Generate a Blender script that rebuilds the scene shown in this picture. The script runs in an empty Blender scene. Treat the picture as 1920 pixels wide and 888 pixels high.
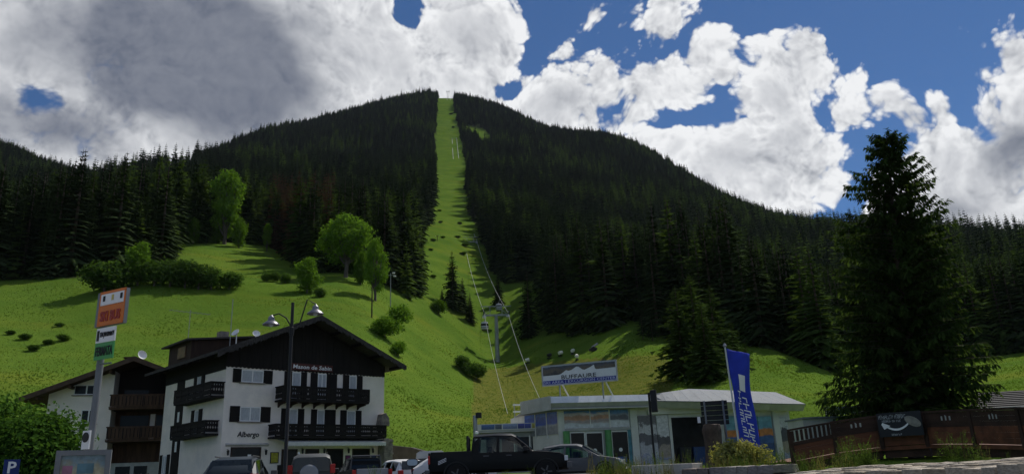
import bpy, bmesh, math, random
import numpy as np
from mathutils import Vector, Matrix
random.seed(7); rng = np.random.default_rng(7)
SC = bpy.context.scene
COL = SC.collection
rad = math.radians
# ------------------------------------------------------------------ camera
EYE = 1.6
PITCH, ROLL, FPX = rad(17.2), rad(2.3), 1440.0
F_ = Vector((0, math.cos(PITCH), math.sin(PITCH)))
R0 = Vector((1, 0, 0)); U0 = Vector((0, -math.sin(PITCH), math.cos(PITCH)))
R_ = R0*math.cos(ROLL) - U0*math.sin(ROLL)
U_ = U0*math.cos(ROLL) + R0*math.sin(ROLL)
cam_d = bpy.data.cameras.new('camera'); cam = bpy.data.objects.new('camera', cam_d); COL.objects.link(cam)
cam_d.sensor_width = 36.0; cam_d.lens = 36.0*FPX/1920; cam_d.clip_end = 20000; cam_d.clip_start = 0.1
cam.matrix_world = Matrix(((R_.x, U_.x, -F_.x, 0), (R_.y, U_.y, -F_.y, 0), (R_.z, U_.z, -F_.z, EYE), (0, 0, 0, 1)))
SC.camera = cam
CAMP = Vector((0, 0, EYE))
def ray(px, py): return (F_ + R_*((px-960)/FPX) - U_*((py-444)/FPX))
def at(px, py, d):          # survey: sight line px,py at horizontal distance d
    r = ray(px, py); return CAMP + r*(d/math.hypot(r.x, r.y))
def atz(px, py, z):         # sight line met at height z
    r = ray(px, py); return CAMP + r*((z-EYE)/r.z)
def proj(p):
    v = Vector(p)-CAMP; w = v.dot(F_); return 960+FPX*v.dot(R_)/w, 444-FPX*v.dot(U_)/w
# ------------------------------------------------------------------ sky, sun, exposure
SUN_AZ, SUN_EL = rad(36), rad(53)
SUN = Vector((math.sin(SUN_AZ)*math.cos(SUN_EL), math.cos(SUN_AZ)*math.cos(SUN_EL), math.sin(SUN_EL)))
world = bpy.data.worlds.new('World'); SC.world = world; world.use_nodes = True
class NG:                    # tiny node-graph writer
    def __init__(s, nt): s.nt = nt; s.n = nt.nodes; s.l = nt.links
    def node(s, t, **kw):
        n = s.n.new(t)
        for k, v in kw.items(): setattr(n, k, v)
        return n
    def put(s, inp, v):
        if isinstance(v, bpy.types.NodeSocket): s.l.new(v, inp)
        else: inp.default_value = v
    def math(s, op, a, b=0.0, c=0.0, clamp=False):
        n = s.n.new('ShaderNodeMath'); n.operation = op; n.use_clamp = clamp
        s.put(n.inputs[0], a); s.put(n.inputs[1], b); s.put(n.inputs[2], c); return n.outputs[0]
    def vec(s, op, a, b=(0, 0, 0)):
        n = s.n.new('ShaderNodeVectorMath'); n.operation = op
        s.put(n.inputs[0], a)
        if op == 'SCALE': s.put(n.inputs['Scale'], b)
        else: s.put(n.inputs[1], b)
        return n.outputs['Value'] if op in ('DOT_PRODUCT', 'LENGTH', 'DISTANCE') else n.outputs[0]
    def mix(s, f, a, b, mode='MIX'):
        n = s.n.new('ShaderNodeMix'); n.data_type = 'RGBA'; n.blend_type = mode
        s.put(n.inputs[0], f)
        s.put(n.inputs[6], a if not isinstance(a, tuple) or len(a) == 4 else (*a, 1))
        s.put(n.inputs[7], b if not isinstance(b, tuple) or len(b) == 4 else (*b, 1)); return n.outputs[2]
    def step(s, v, a, b):    # smoothstep a..b
        n = s.n.new('ShaderNodeMapRange'); n.interpolation_type = 'SMOOTHSTEP'
        s.put(n.inputs[0], v); s.put(n.inputs[1], a); s.put(n.inputs[2], b); s.put(n.inputs[3], 0.0); s.put(n.inputs[4], 1.0); return n.outputs[0]
    def noise(s, v, scale, detail=4.0, rough=.5, dist=0.0, out=0):
        n = s.n.new('ShaderNodeTexNoise'); s.put(n.inputs['Vector'], v); s.put(n.inputs['Scale'], scale)
        s.put(n.inputs['Detail'], detail); s.put(n.inputs['Roughness'], rough); s.put(n.inputs['Distortion'], dist); return n.outputs[out]
    def voro(s, v, scale, detail=0.0, rough=.5, feature='F1', out='Distance'):
        n = s.n.new('ShaderNodeTexVoronoi'); n.feature = feature; s.put(n.inputs['Vector'], v); s.put(n.inputs['Scale'], scale)
        if 'Detail' in n.inputs: s.put(n.inputs['Detail'], detail); s.put(n.inputs['Roughness'], rough)
        if feature == 'SMOOTH_F1': s.put(n.inputs['Smoothness'], .6)
        return n.outputs[out]
def build_world():
    nt = world.node_tree; nt.nodes.clear(); g = NG(nt)
    tc = g.node('ShaderNodeTexCoord').outputs['Generated']
    d = g.vec('NORMALIZE', tc)
    sky = g.node('ShaderNodeTexSky', sky_type='NISHITA'); sky.sun_disc = False
    sky.sun_elevation = SUN_EL; sky.sun_rotation = SUN_AZ; sky.altitude = 1300; sky.air_density = 1.0; sky.dust_density = 0.15; sky.ozone_density = 4.0
    sep = g.node('ShaderNodeSeparateXYZ'); g.l.new(d, sep.inputs[0])
    X, Y, Z = sep.outputs
    # deep alpine blue: the clear sky of high, dry air
    skyc = g.mix(1.0, sky.outputs[0], SKYTINT, 'MULTIPLY')
    # cloud field : cumulus cells round given bearings and heights, broken up by noise
    warp = g.vec('SUBTRACT', g.noise(d, 5.0, 3.0, .55, out=1), (.5, .5, .5))
    dw = g.vec('ADD', d, g.vec('SCALE', warp, .09))
    sw = g.node('ShaderNodeSeparateXYZ'); g.l.new(dw, sw.inputs[0])
    cb = g.node('ShaderNodeCombineXYZ'); g.l.new(g.math('ARCTAN2', sw.outputs[0], sw.outputs[1]), cb.inputs[0]); g.l.new(g.math('ARCSINE', sw.outputs[2]), cb.inputs[1])
    q = cb.outputs[0]
    def field(cells):
        acc = None
        for (px, py, rx, ry, w) in cells:
            c = ray(px, py).normalized(); az, el = math.atan2(c.x, c.y), math.asin(c.z)
            sx = rx/FPX/max(.3, math.cos(el))*1.0/(1+((px-960)/FPX)**2)**.5; sy = ry/FPX/(1+((px-960)/FPX)**2)**.5
            n = g.n.new('ShaderNodeVectorMath'); n.operation = 'MULTIPLY_ADD'; g.l.new(q, n.inputs[0]); n.inputs[1].default_value = (1/sx, 1/sy, 0); n.inputs[2].default_value = (-az/sx, -el/sy, 0)
            r = g.vec('LENGTH', n.outputs[0])
            k = g.math('MULTIPLY', g.math('SUBTRACT', 1.0, r), w)
            acc = g.math('MAXIMUM', 0.0 if acc is None else acc, k)
        return acc
    base = field(CELLS)
    hole = field(HOLES)
    grey = field(GREYS)
    big = g.noise(d, 2.6, 3.0, .5)                       # fair-weather clouds everywhere else
    # inside the view cells rule; elsewhere free noise
    inview = g.step(g.vec('DOT_PRODUCT', d, tuple(F_)), .72, .84)
    free = g.math('MULTIPLY', g.step(big, .42, .62), g.math('SUBTRACT', 1.0, inview))
    free = g.math('MULTIPLY', free, .8)
    fld = g.math('MAXIMUM', base, free)
    n1 = g.noise(dw, 9.0, 7.0, .64)
    v1 = g.voro(dw, 20.0, 3.0, .6, 'F1')
    v2 = g.voro(g.vec('ADD', dw, tuple(SUN*.010)), 20.0, 3.0, .6, 'F1')
    n2 = g.noise(g.vec('ADD', dw, tuple(SUN*.016)), 9.0, 5.0, .62)
    det = g.math('ADD', g.math('MULTIPLY', g.math('SUBTRACT', n1, .5), 1.25), g.math('MULTIPLY', g.math('SUBTRACT', .42, v1), .75))
    amp = g.math('ADD', .22, g.math('MULTIPLY', g.step(fld, 0.0, .4), .6))
    dens = g.math('ADD', g.math('SUBTRACT', fld, hole), g.math('MULTIPLY', det, amp))
    soft = g.noise(dw, 4.5, 4.0, .55)
    gr = g.step(g.math('ADD', grey, g.math('MULTIPLY', g.math('SUBTRACT', soft, .5), 1.25)), .05, .70)
    alpha = g.step(dens, g.math('SUBTRACT', .15, g.math('MULTIPLY', gr, .16)), g.math('ADD', .34, g.math('MULTIPLY', gr, .24)))
    # light: thin edges and sun-facing billows bright, thick bellies grey
    relief = g.math('ADD', g.math('MULTIPLY', g.math('SUBTRACT', n1, n2), 1.9), g.math('MULTIPLY', g.math('SUBTRACT', v2, v1), 1.1))
    belly = g.math('MULTIPLY', g.step(g.math('ADD', dens, g.math('MULTIPLY', g.math('SUBTRACT', soft, .5), .8)), .60, 1.15), .30)
    lum = g.math('SUBTRACT', .94, g.math('MAXIMUM', belly, g.math('MULTIPLY', gr, .79)))
    calm = g.math('SUBTRACT', 1.0, g.math('MULTIPLY', g.step(dens, .45, 1.05), .55))
    lum = g.math('ADD', lum, g.math('MULTIPLY', g.math('MULTIPLY', relief, calm), g.math('SUBTRACT', .72, g.math('MULTIPLY', gr, .58))))
    lum = g.math('MAXIMUM', g.math('MINIMUM', lum, 1.1), .10)
    ccol = g.mix(g.math('MULTIPLY', lum, .92), (.06, .08, .135), (.89, .90, .915))
    em = g.node('ShaderNodeBackground'); em.inputs[1].default_value = SKYK; g.l.new(skyc, em.inputs[0])
    ec = g.node('ShaderNodeBackground'); ec.inputs[1].default_value = CLOUDK; g.l.new(ccol, ec.inputs[0])
    mx = g.node('ShaderNodeMixShader'); g.l.new(alpha, mx.inputs[0]); g.l.new(em.outputs[0], mx.inputs[1]); g.l.new(ec.outputs[0], mx.inputs[2])
    out = g.node('ShaderNodeOutputWorld'); g.l.new(mx.outputs[0], out.inputs[0])
SKYTINT = (.50, .76, 1.0); SKYK = .068; CLOUDK = 1.0
# px, py, rx, ry, weight
CELLS = [(60, 40, 560, 460, 1.6), (420, 120, 660, 430, 1.6), (-250, 250, 600, 440, 1.5), (680, 100, 450, 320, 1.6), (560, 210, 450, 200, 1.5), (40, 200, 330, 330, 1.4),
         (885, 70, 195, 230, 1.45), (830, 180, 350, 140, 1.4), (330, 270, 440, 220, 1.5), (60, 330, 440, 250, 1.5), (300, 300, 340, 160, 1.5),
         (1070, 190, 225, 190, 1.45), (1000, 220, 190, 110, 1.3), (1265, 185, 190, 140, 1.3), (1360, 120, 95, 130, 1.15), (1215, 230, 190, 80, 1.2),
         (1240, 25, 120, 155, 1.12), (1120, 25, 58, 50, .74), (1095, 70, 52, 48, .64), (1195, 120, 50, 66, .56),
         (1400, 305, 370, 220, 1.5), (1465, 195, 175, 200, 1.35), (1520, 122, 105, 115, 1.2), (1585, 225, 145, 125, 1.25), (1290, 285, 280, 120, 1.35), (1450, 365, 270, 130, 1.35),
         (1645, 250, 80, 50, .74), (1790, 335, 280, 235, 1.5), (1860, 405, 360, 200, 1.5), (1930, 195, 175, 240, 1.4), (2050, 260, 330, 390, 1.5), (1740, 290, 130, 120, 1.05), (1980, 120, 220, 150, 1.1)]
HOLES = [(67, 168, 52, 60, 1.0), (775, -2, 46, 52, .95), (1545, 225, 50, 80, .45), (1305, 228, 110, 40, .55), (962, 168, 42, 34, .6)]
GREYS = [(310, 110, 320, 280, 1.25), (130, 250, 300, 150, 1.0), (470, 160, 230, 190, .85), (-260, 260, 300, 260, 1.0), (1910, 240, 110, 120, .65), (570, 60, 170, 120, .45), (885, 90, 110, 110, .40), (80, 300, 200, 70, .5), (1420, 320, 210, 80, .40), (1075, 195, 110, 70, .38), (1800, 375, 150, 70, .45), (760, 120, 170, 100, .34)]
build_world()
sun_d = bpy.data.lights.new('sun', 'SUN'); sun_d.energy = 4.2; sun_d.angle = rad(.53); sun_d.color = (1, .95, .87)
sun = bpy.data.objects.new('sun', sun_d); COL.objects.link(sun)
sun.rotation_euler = SUN.to_track_quat('Z', 'Y').to_euler(); sun.location = (0, 0, 300)
vs = SC.view_settings; vs.view_transform = 'Standard'; vs.look = 'None'; vs.gamma = 1; vs.exposure = 0.0
SC.render.engine = 'CYCLES'; cy = SC.cycles
cy.use_denoising = True; cy.max_bounces = 6; cy.diffuse_bounces = 3; cy.glossy_bounces = 3; cy.transmission_bounces = 4; cy.transparent_max_bounces = 8
cy.sample_clamp_indirect = 4.0; cy.use_adaptive_sampling = True; cy.adaptive_threshold = .02
try: world.cycles.sampling_method = 'MANUAL'; world.cycles.sample_map_resolution = 512
except Exception: pass
# ------------------------------------------------------------------ helpers
def tag(o, label=None, cat=None, group=None, kind=None):
    if label: o['label'] = label
    if cat: o['category'] = cat
    if group: o['group'] = group
    if kind: o['kind'] = kind
    return o
def empty(name, loc=(0, 0, 0), rz=0.0, parent=None):
    o = bpy.data.objects.new(name, None); COL.objects.link(o); o.location = loc; o.rotation_euler = (0, 0, rz); o.empty_display_size = .2
    if parent: o.parent = parent
    return o
def thing(name, label, cat, loc=(0, 0, 0), rz=0.0, group=None):
    return tag(empty(name, loc, rz), label, cat, group)
def link(name, me, parent=None, loc=None, rz=None, scale=None):
    o = bpy.data.objects.new(name, me); COL.objects.link(o)
    if parent is not None: o.parent = parent
    if loc is not None: o.location = loc
    if rz is not None: o.rotation_euler = (0, 0, rz)
    if scale is not None: o.scale = (scale,)*3 if not isinstance(scale, tuple) else scale
    return o
class MB:
    def __init__(s): s.v = []; s.f = []; s.m = []; s.mi = 0
    def add(s, vs, fs):
        b = len(s.v); s.v += [tuple(p) for p in vs]
        for f in fs: s.f.append(tuple(b+i for i in f)); s.m.append(s.mi)
        return s
    def box(s, x0, x1, y0, y1, z0, z1):
        return s.add([(x0, y0, z0), (x1, y0, z0), (x1, y1, z0), (x0, y1, z0), (x0, y0, z1), (x1, y0, z1), (x1, y1, z1), (x0, y1, z1)],
                     [(0, 3, 2, 1), (4, 5, 6, 7), (0, 1, 5, 4), (1, 2, 6, 5), (2, 3, 7, 6), (3, 0, 4, 7)])
    def cbox(s, cx, cy, cz, sx, sy, sz): return s.box(cx-sx/2, cx+sx/2, cy-sy/2, cy+sy/2, cz-sz/2, cz+sz/2)
    def prism(s, poly, a, b, axis='y'):      # poly in the plane across axis, extruded a..b
        n = len(poly)
        def P(p, t): return {'y': (p[0], t, p[1]), 'x': (t, p[0], p[1]), 'z': (p[0], p[1], t)}[axis]
        vs = [P(p, a) for p in poly]+[P(p, b) for p in poly]
        fs = [tuple(range(n)), tuple(range(2*n-1, n-1, -1))]+[(i, (i+1) % n+0, (i+1) % n+n, i+n) for i in range(n)]
        return s.add(vs, fs)
    def bar(s, p, q, w, h=None):             # square bar between two points
        p = Vector(p); q = Vector(q); h = h or w; d = (q-p).normalized()
        a = d.cross(Vector((0, 0, 1)));
        if a.length < 1e-3: a = Vector((1, 0, 0))
        a = a.normalized()*w/2; b = a.cross(d).normalized()*h/2
        c = [-a-b, a-b, a+b, -a+b]
        return s.add([p+x for x in c]+[q+x for x in c], [(3, 2, 1, 0), (4, 5, 6, 7)]+[(i, (i+1) % 4, (i+1) % 4+4, i+4) for i in range(4)])
    def tube(s, pts, r, n=8, cap=True):
        pts = [Vector(p) for p in pts]; rs = r if isinstance(r, (list, tuple)) else [r]*len(pts)
        b = len(s.v); ref = None
        for i, p in enumerate(pts):
            d = (pts[min(i+1, len(pts)-1)]-pts[max(i-1, 0)]).normalized()
            if ref is None:
                ref = d.cross(Vector((0, 0, 1)))
                if ref.length < 1e-3: ref = Vector((1, 0, 0))
            a = (ref-d*ref.dot(d)).normalized(); ref = a; c = d.cross(a)
            for k in range(n):
                t = 2*math.pi*k/n; s.v.append(tuple(p+(a*math.cos(t)+c*math.sin(t))*rs[i]))
        for i in range(len(pts)-1):
            for k in range(n):
                s.f.append((b+i*n+k, b+i*n+(k+1) % n, b+(i+1)*n+(k+1) % n, b+(i+1)*n+k)); s.m.append(s.mi)
        if cap:
            s.f.append(tuple(b+k for k in range(n-1, -1, -1))); s.m.append(s.mi)
            e = b+(len(pts)-1)*n; s.f.append(tuple(e+k for k in range(n))); s.m.append(s.mi)
        return s
    def lathe(s, prof, n=12, c=(0, 0, 0)):   # prof: (r, z)
        b = len(s.v)
        for (r, z) in prof:
            for k in range(n):
                t = 2*math.pi*k/n; s.v.append((c[0]+r*math.cos(t), c[1]+r*math.sin(t), c[2]+z))
        for i in range(len(prof)-1):
            for k in range(n):
                s.f.append((b+i*n+k, b+i*n+(k+1) % n, b+(i+1)*n+(k+1) % n, b+(i+1)*n+k)); s.m.append(s.mi)
        s.f.append(tuple(b+k for k in range(n-1, -1, -1))); s.m.append(s.mi)
        e = b+(len(prof)-1)*n; s.f.append(tuple(e+k for k in range(n))); s.m.append(s.mi)
        return s
    def xf(s, mat):
        s.v = [tuple(mat @ Vector(p)) for p in s.v]; return s
    def mesh(s, name, mats, smooth=False, bevel=0.0):
        me = bpy.data.meshes.new(name); me.from_pydata(s.v, [], s.f)
        for m in (mats if isinstance(mats, (list, tuple)) else [mats]): me.materials.append(m)
        if any(s.m): me.polygons.foreach_set('material_index', s.m)
        bm = bmesh.new(); bm.from_mesh(me); bmesh.ops.recalc_face_normals(bm, faces=bm.faces)
        if bevel:
            try: bmesh.ops.bevel(bm, geom=[e for e in bm.edges if len(e.link_faces) == 2 and e.calc_face_angle(0) > .5], offset=bevel, segments=2, affect='EDGES', profile=.6, clamp_overlap=True)
            except Exception: pass
        bm.to_mesh(me); bm.free()
        if smooth:
            me.polygons.foreach_set('use_smooth', [True]*len(me.polygons))
            try: me.set_sharp_from_angle(angle=rad(38))
            except Exception: pass
        me.update(); return me
    def build(s, name, mats, parent=None, smooth=False, bevel=0.0, **kw):
        return link(name, s.mesh(name, mats, smooth, bevel), parent, **kw)
MATS = {}
def mat(name, col, rough=.8, var=.15, scale=3.0, bump=0.0, bscale=None, metal=0.0, spec=.3, stretch=(1, 1, 1), wear=None, detail=5.0, coat=0.0):
    if name in MATS: return MATS[name]
    m = bpy.data.materials.new(name); m.use_nodes = True; g = NG(m.node_tree); g.n.clear()
    p = g.node('ShaderNodeBsdfPrincipled'); o = g.node('ShaderNodeOutputMaterial'); g.l.new(p.outputs[0], o.inputs[0])
    tc = g.node('ShaderNodeTexCoord').outputs['Object']
    mp = g.vec('MULTIPLY', tc, tuple(stretch))
    n = g.noise(mp, scale, detail, .6)
    dk = tuple(c*(1-var) for c in col); lt = tuple(min(1, c*(1+var)) for c in col)
    c = g.mix(g.step(n, .3, .7), dk, lt)
    if wear:
        w = g.step(g.noise(mp, scale*.35, 6.0, .7), .50, .72); c = g.mix(w, c, wear)
    g.l.new(c, p.inputs['Base Color'])
    g.put(p.inputs['Roughness'], g.math('MULTIPLY_ADD', n, .2, rough-.1)); p.inputs['Metallic'].default_value = metal
    p.inputs['Specular IOR Level'].default_value = spec
    if coat: p.inputs['Coat Weight'].default_value = coat; p.inputs['Coat Roughness'].default_value = .04
    if bump:
        b = g.node('ShaderNodeBump'); b.inputs['Strength'].default_value = min(1.0, bump); b.inputs['Distance'].default_value = .02
        g.l.new(g.noise(mp, bscale or scale*4, 6.0, .65), b.inputs['Height']); g.l.new(b.outputs[0], p.inputs['Normal'])
    MATS[name] = m; return m
def leaf_mat(name, col, var=.35, trans=.35, rough=.75, spec=.08):
    if name in MATS: return MATS[name]
    m = bpy.data.materials.new(name); m.use_nodes = True; g = NG(m.node_tree); g.n.clear()
    o = g.node('ShaderNodeOutputMaterial'); oi = g.node('ShaderNodeObjectInfo'); geo = g.node('ShaderNodeNewGeometry')
    tc = g.node('ShaderNodeTexCoord').outputs['Object']
    n = g.noise(tc, .6, 3.0, .6)
    v = g.math('ADD', g.math('MULTIPLY', oi.outputs['Random'], .45), g.math('ADD', g.math('MULTIPLY', n, .35), g.math('MULTIPLY', geo.outputs['Random Per Island'], .35)))
    dk = tuple(c*(1-var) for c in col); lt = (col[0]*(1+var*1.25), col[1]*(1+var), col[2]*(1+var*.6))
    c = g.mix(g.step(v, .2, .95), dk, lt)
    d = g.node('ShaderNodeBsdfDiffuse'); g.l.new(c, d.inputs['Color'])
    if trans:
        t = g.node('ShaderNodeBsdfTranslucent'); g.l.new(g.mix(1.0, c, (1.0, 1.0, .55), 'MULTIPLY'), t.inputs[0])
        mx = g.node('ShaderNodeMixShader'); mx.inputs[0].default_value = trans; g.l.new(d.outputs[0], mx.inputs[1]); g.l.new(t.outputs[0], mx.inputs[2]); g.l.new(mx.outputs[0], o.inputs[0])
    else: g.l.new(d.outputs[0], o.inputs[0])
    MATS[name] = m; return m
def glass_mat(name='window_glass', col=(.02, .025, .03), rough=.06):
    if name in MATS: return MATS[name]
    m = mat(name, col, rough=rough+.08, var=.3, scale=1.5, spec=.5); return m
# ------------------------------------------------------------------ terrain from surveyed sight lines (px, py, distance)
SURVEY = [(-900, 900, 70), (-900, 700, 120), (-900, 560, 190), (-900, 480, 300), (-900, 350, 800), (-900, 320, 1600),
 (-400, 900, 70), (-400, 700, 112), (-400, 600, 150), (-400, 535, 190), (-400, 470, 300), (-400, 350, 700), (-400, 240, 1300),
 (0, 885, 70), (0, 800, 84), (0, 700, 108), (0, 600, 145), (0, 524, 185), (0, 505, 240), (0, 430, 420), (0, 300, 900), (0, 280, 1150), (0, 330, 1700),
 (150, 880, 70), (150, 800, 84), (150, 690, 110), (150, 590, 145), (150, 517, 178), (150, 500, 235), (150, 440, 400), (150, 370, 700), (150, 342, 1050), (150, 380, 1700),
 (300, 870, 75), (300, 680, 113), (300, 580, 145), (300, 526, 163), (310, 512, 185), (320, 468, 222), (300, 440, 300), (310, 380, 480), (300, 332, 680), (300, 352, 1100),
 (450, 850, 78), (450, 700, 108), (450, 590, 140), (450, 534, 163), (440, 505, 198), (430, 457, 238), (430, 444, 300), (450, 385, 480), (450, 305, 800), (450, 272, 1050), (450, 330, 1700),
 (600, 830, 82), (600, 680, 110), (600, 600, 135), (590, 552, 158), (590, 515, 190), (600, 480, 260), (600, 405, 420), (600, 305, 800), (600, 230, 1200), (600, 290, 1800),
 (720, 836, 78), (700, 740, 98), (700, 625, 132), (690, 563, 160), (690, 523, 190), (700, 455, 300), (700, 335, 650), (700, 205, 1320), (700, 260, 1900),
 (790, 840, 78), (790, 760, 105), (790, 700, 128), (780, 640, 155), (775, 592, 182), (790, 560, 208),
 (830, 830, 82), (850, 735, 125), (845, 660, 165), (835, 605, 200), (820, 560, 222), (815, 500, 268), (830, 440, 350), (835, 350, 570), (838, 262, 930), (838, 184, 1370), (838, 186, 1450), (838, 260, 2000),
 (930, 800, 92), (932, 760, 120), (932, 720, 152), (932, 689, 178), (932, 680, 195), (930, 620, 222), (925, 570, 248), (930, 520, 290), (930, 470, 360), (920, 350, 620), (930, 205, 1300), (930, 270, 2000),
 (1000, 800, 92), (1000, 745, 132), (1000, 700, 160), (1000, 681, 172), (1000, 640, 198), (1000, 600, 218), (985, 560, 242), (980, 520, 280), (1000, 460, 380), (1000, 244, 1250), (1000, 310, 2000),
 (1100, 790, 92), (1100, 735, 128), (1100, 690, 150), (1100, 671, 160), (1100, 645, 175), (1095, 618, 190), (1100, 590, 230), (1100, 480, 420), (1100, 254, 1200), (1100, 320, 1900),
 (1200, 770, 92), (1200, 720, 115), (1200, 665, 140), (1200, 640, 156), (1180, 601, 185), (1200, 580, 230), (1200, 460, 480), (1200, 280, 1120), (1200, 350, 1800),
 (1300, 770, 88), (1300, 715, 108), (1300, 680, 130), (1300, 640, 165), (1300, 570, 260), (1300, 345, 1050), (1300, 420, 1700),
 (1400, 765, 85), (1400, 715, 100), (1420, 652, 132), (1430, 640, 152), (1450, 600, 230), (1420, 490, 480), (1400, 393, 980), (1400, 450, 1600),
 (1520, 770, 80), (1550, 738, 95), (1590, 718, 115), (1600, 700, 150), (1600, 610, 280), (1600, 440, 850), (1600, 490, 1500),
 (1700, 778, 80), (1700, 745, 110), (1750, 692, 160), (1750, 610, 280), (1760, 458, 800), (1760, 500, 1500),
 (1880, 750, 90), (1890, 684, 140), (1900, 650, 200), (1920, 560, 350), (1920, 475, 850), (1920, 520, 1500),
 (2300, 780, 90), (2300, 680, 150), (2300, 560, 350), (2300, 470, 900), (2900, 720, 120), (2900, 560, 350), (2900, 470, 1000)]
KU = 2.5
def _uvt(px, py, d):
    p = at(px, py, d); return (math.atan2(p.x, p.y)*KU, math.log(d), (p.z-EYE)/d)
_S = np.array([_uvt(*s) for s in SURVEY])
def _phi(r2): return np.where(r2 > 1e-12, r2*np.log(r2+1e-12)*.5, 0)
def _fit(S, lam=2e-3):
    n = len(S); U = S[:, :2]; K = _phi(((U[:, None]-U[None])**2).sum(-1))+lam*np.eye(n)
    P = np.hstack([np.ones((n, 1)), U]); A = np.block([[K, P], [P.T, np.zeros((3, 3))]])
    return U, np.linalg.solve(A, np.concatenate([S[:, 2], np.zeros(3)]))
_TU, _TW = _fit(_S)
class VN:                                       # lattice value noise
    def __init__(s, seed): s.t = np.random.default_rng(seed).random((256, 256))
    def __call__(s, x, y):
        xi = np.floor(x).astype(int); yi = np.floor(y).astype(int); fx = x-xi; fy = y-yi
        fx = fx*fx*(3-2*fx); fy = fy*fy*(3-2*fy); t = s.t
        a = t[xi % 256, yi % 256]; b = t[(xi+1) % 256, yi % 256]; c = t[xi % 256, (yi+1) % 256]; d = t[(xi+1) % 256, (yi+1) % 256]
        return (a*(1-fx)+b*fx)*(1-fy)+(c*(1-fx)+d*fx)*fy-.5
VNA, VNB, VNC = VN(1), VN(2), VN(3)
def sstep(x, a, b):
    t = np.clip((x-a)/(b-a), 0, 1); return t*t*(3-2*t)
def near_z(x, y):                               # the levelled village ground
    x = np.asarray(x, float); y = np.asarray(y, float)
    return 1.30 + .45*sstep(y, 38, 58) - .045*np.clip(-x-1, 0, 9)*(1-sstep(y, 40, 55)) + .12*(1-sstep(y, 11, 16))*sstep(x, 2, 4) + .13*sstep(x, 4.7, 5.6)*(1-sstep(y, 10, 13)) - 2.6*sstep(x-3.4*sstep(y, 11.5, 17), 5.6, 7.6)*sstep(y, 8.6, 11.0)*(1-sstep(y, 40, 46))
def hill_z(x, y):
    x = np.asarray(x, float); y = np.asarray(y, float); d = np.hypot(x, y)+1e-6; az = np.arctan2(x, y)
    q = np.stack([az*KU, np.log(np.maximum(d, 60))], -1); out = np.empty(d.shape).ravel(); Q = q.reshape(-1, 2)
    for i in range(0, len(Q), 8000):
        u = Q[i:i+8000]; K = _phi(((u[:, None]-_TU[None])**2).sum(-1))
        out[i:i+8000] = K@_TW[:-3]+_TW[-3]+u@_TW[-2:]
    z = EYE+out.reshape(d.shape)*np.maximum(d, 60)
    k = sstep(d, 85, 160)
    z = z + k*(VNA(x/14, y/14)*.9+VNB(x/5, y/5)*.25) + sstep(d, 260, 700)*(VNB(x/90, y/90)*14+VNC(x/40, y/40)*6)*(1-strip_k(x, y)*.8)
    return z
def strip_k(x, y):                              # the cleared lift line runs straight up the mountain
    cx = -19.5-(y-355)*.0985-7
    return 1-sstep(np.abs(x-cx), 14, 26)
def ground_z(x, y):
    x = np.asarray(x, float); y = np.asarray(y, float); d = np.hypot(x, y)
    k = sstep(d, 70, 86)
    zn = near_z(x, y)
    return zn*(1-k)+np.maximum(hill_z(x, y), zn-.2)*k if np.any(k > 0) else zn
def gz(x, y): return float(ground_z(np.array([x]), np.array([y]))[0])
def onground(px, d):                            # stand something on the ground in the sight-plane of column px
    p = at(px, 600, d)
    for _ in range(4):
        z = gz(p.x, p.y); py = 600
        # solve row for that z at distance d
        lo, hi = 0, 1000
        for _i in range(30):
            m_ = (lo+hi)/2
            if at(px, m_, d).z > z: lo = m_
            else: hi = m_
        p = at(px, (lo+hi)/2, d)
    return Vector((p.x, p.y, gz(p.x, p.y)))
def hit(px, py, d0=86):                         # distance at which a sight line meets the hill
    dd = np.geomspace(d0, 1500, 500); pts = np.array([at(px, py, q) for q in dd]); g_ = ground_z(pts[:, 0], pts[:, 1]); k = np.argmax(pts[:, 2] <= g_)
    return float(dd[k]) if (pts[:, 2] <= g_).any() else 200.0
# open grassland outlined on the ground, by sight lines; outside it the mountain is forest
MEADOW = [(-400, 545), (0, 526), (150, 520), (300, 528), (318, 472), (340, 458), (420, 453), (500, 459), (548, 488), (600, 522), (660, 548), (700, 556), (742, 566), (775, 556), (784, 530),
 (776, 476), (790, 432), (810, 408), (813, 300), (820, 190), (820, 160), (852, 160), (852, 190), (860, 240), (872, 300), (886, 400), (908, 440), (928, 500), (940, 530), (985, 528), (1018, 526), (1022, 600), (1040, 622),
 (1140, 622), (1150, 599), (1195, 602), (1232, 632), (1300, 644), (1380, 642), (1418, 646), (1500, 672), (1592, 714), (1660, 730), (1800, 712), (1868, 680), (1925, 690), (2300, 740), (2300, 1200), (-400, 1200)]
_MP = np.array(MEADOW, float)
def inpoly(px, py, P=_MP):
    ins = np.zeros(px.shape, bool); j = len(P)-1
    for i in range(len(P)):
        xi, yi = P[i]; xj, yj = P[j]
        c = ((yi > py) != (yj > py)) & (px < (xj-xi)*(py-yi)/(yj-yi+1e-9)+xi); ins ^= c; j = i
    return ins
_Fv, _Rv, _Uv = (np.array(v) for v in (F_, R_, U_))
def nproj(x, y, z):
    p = np.stack([x, y, z-EYE], -1); w = np.maximum(p@_Fv, 1e-3); return 960+FPX*(p@_Rv)/w, 444-FPX*(p@_Uv)/w
PATCH = np.array([(872, 234), (905, 240), (925, 258), (915, 268), (880, 252)], float)
PATCH2 = np.array([(285, 330), (300, 314), (350, 308), (372, 318), (330, 334)], float)
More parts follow.
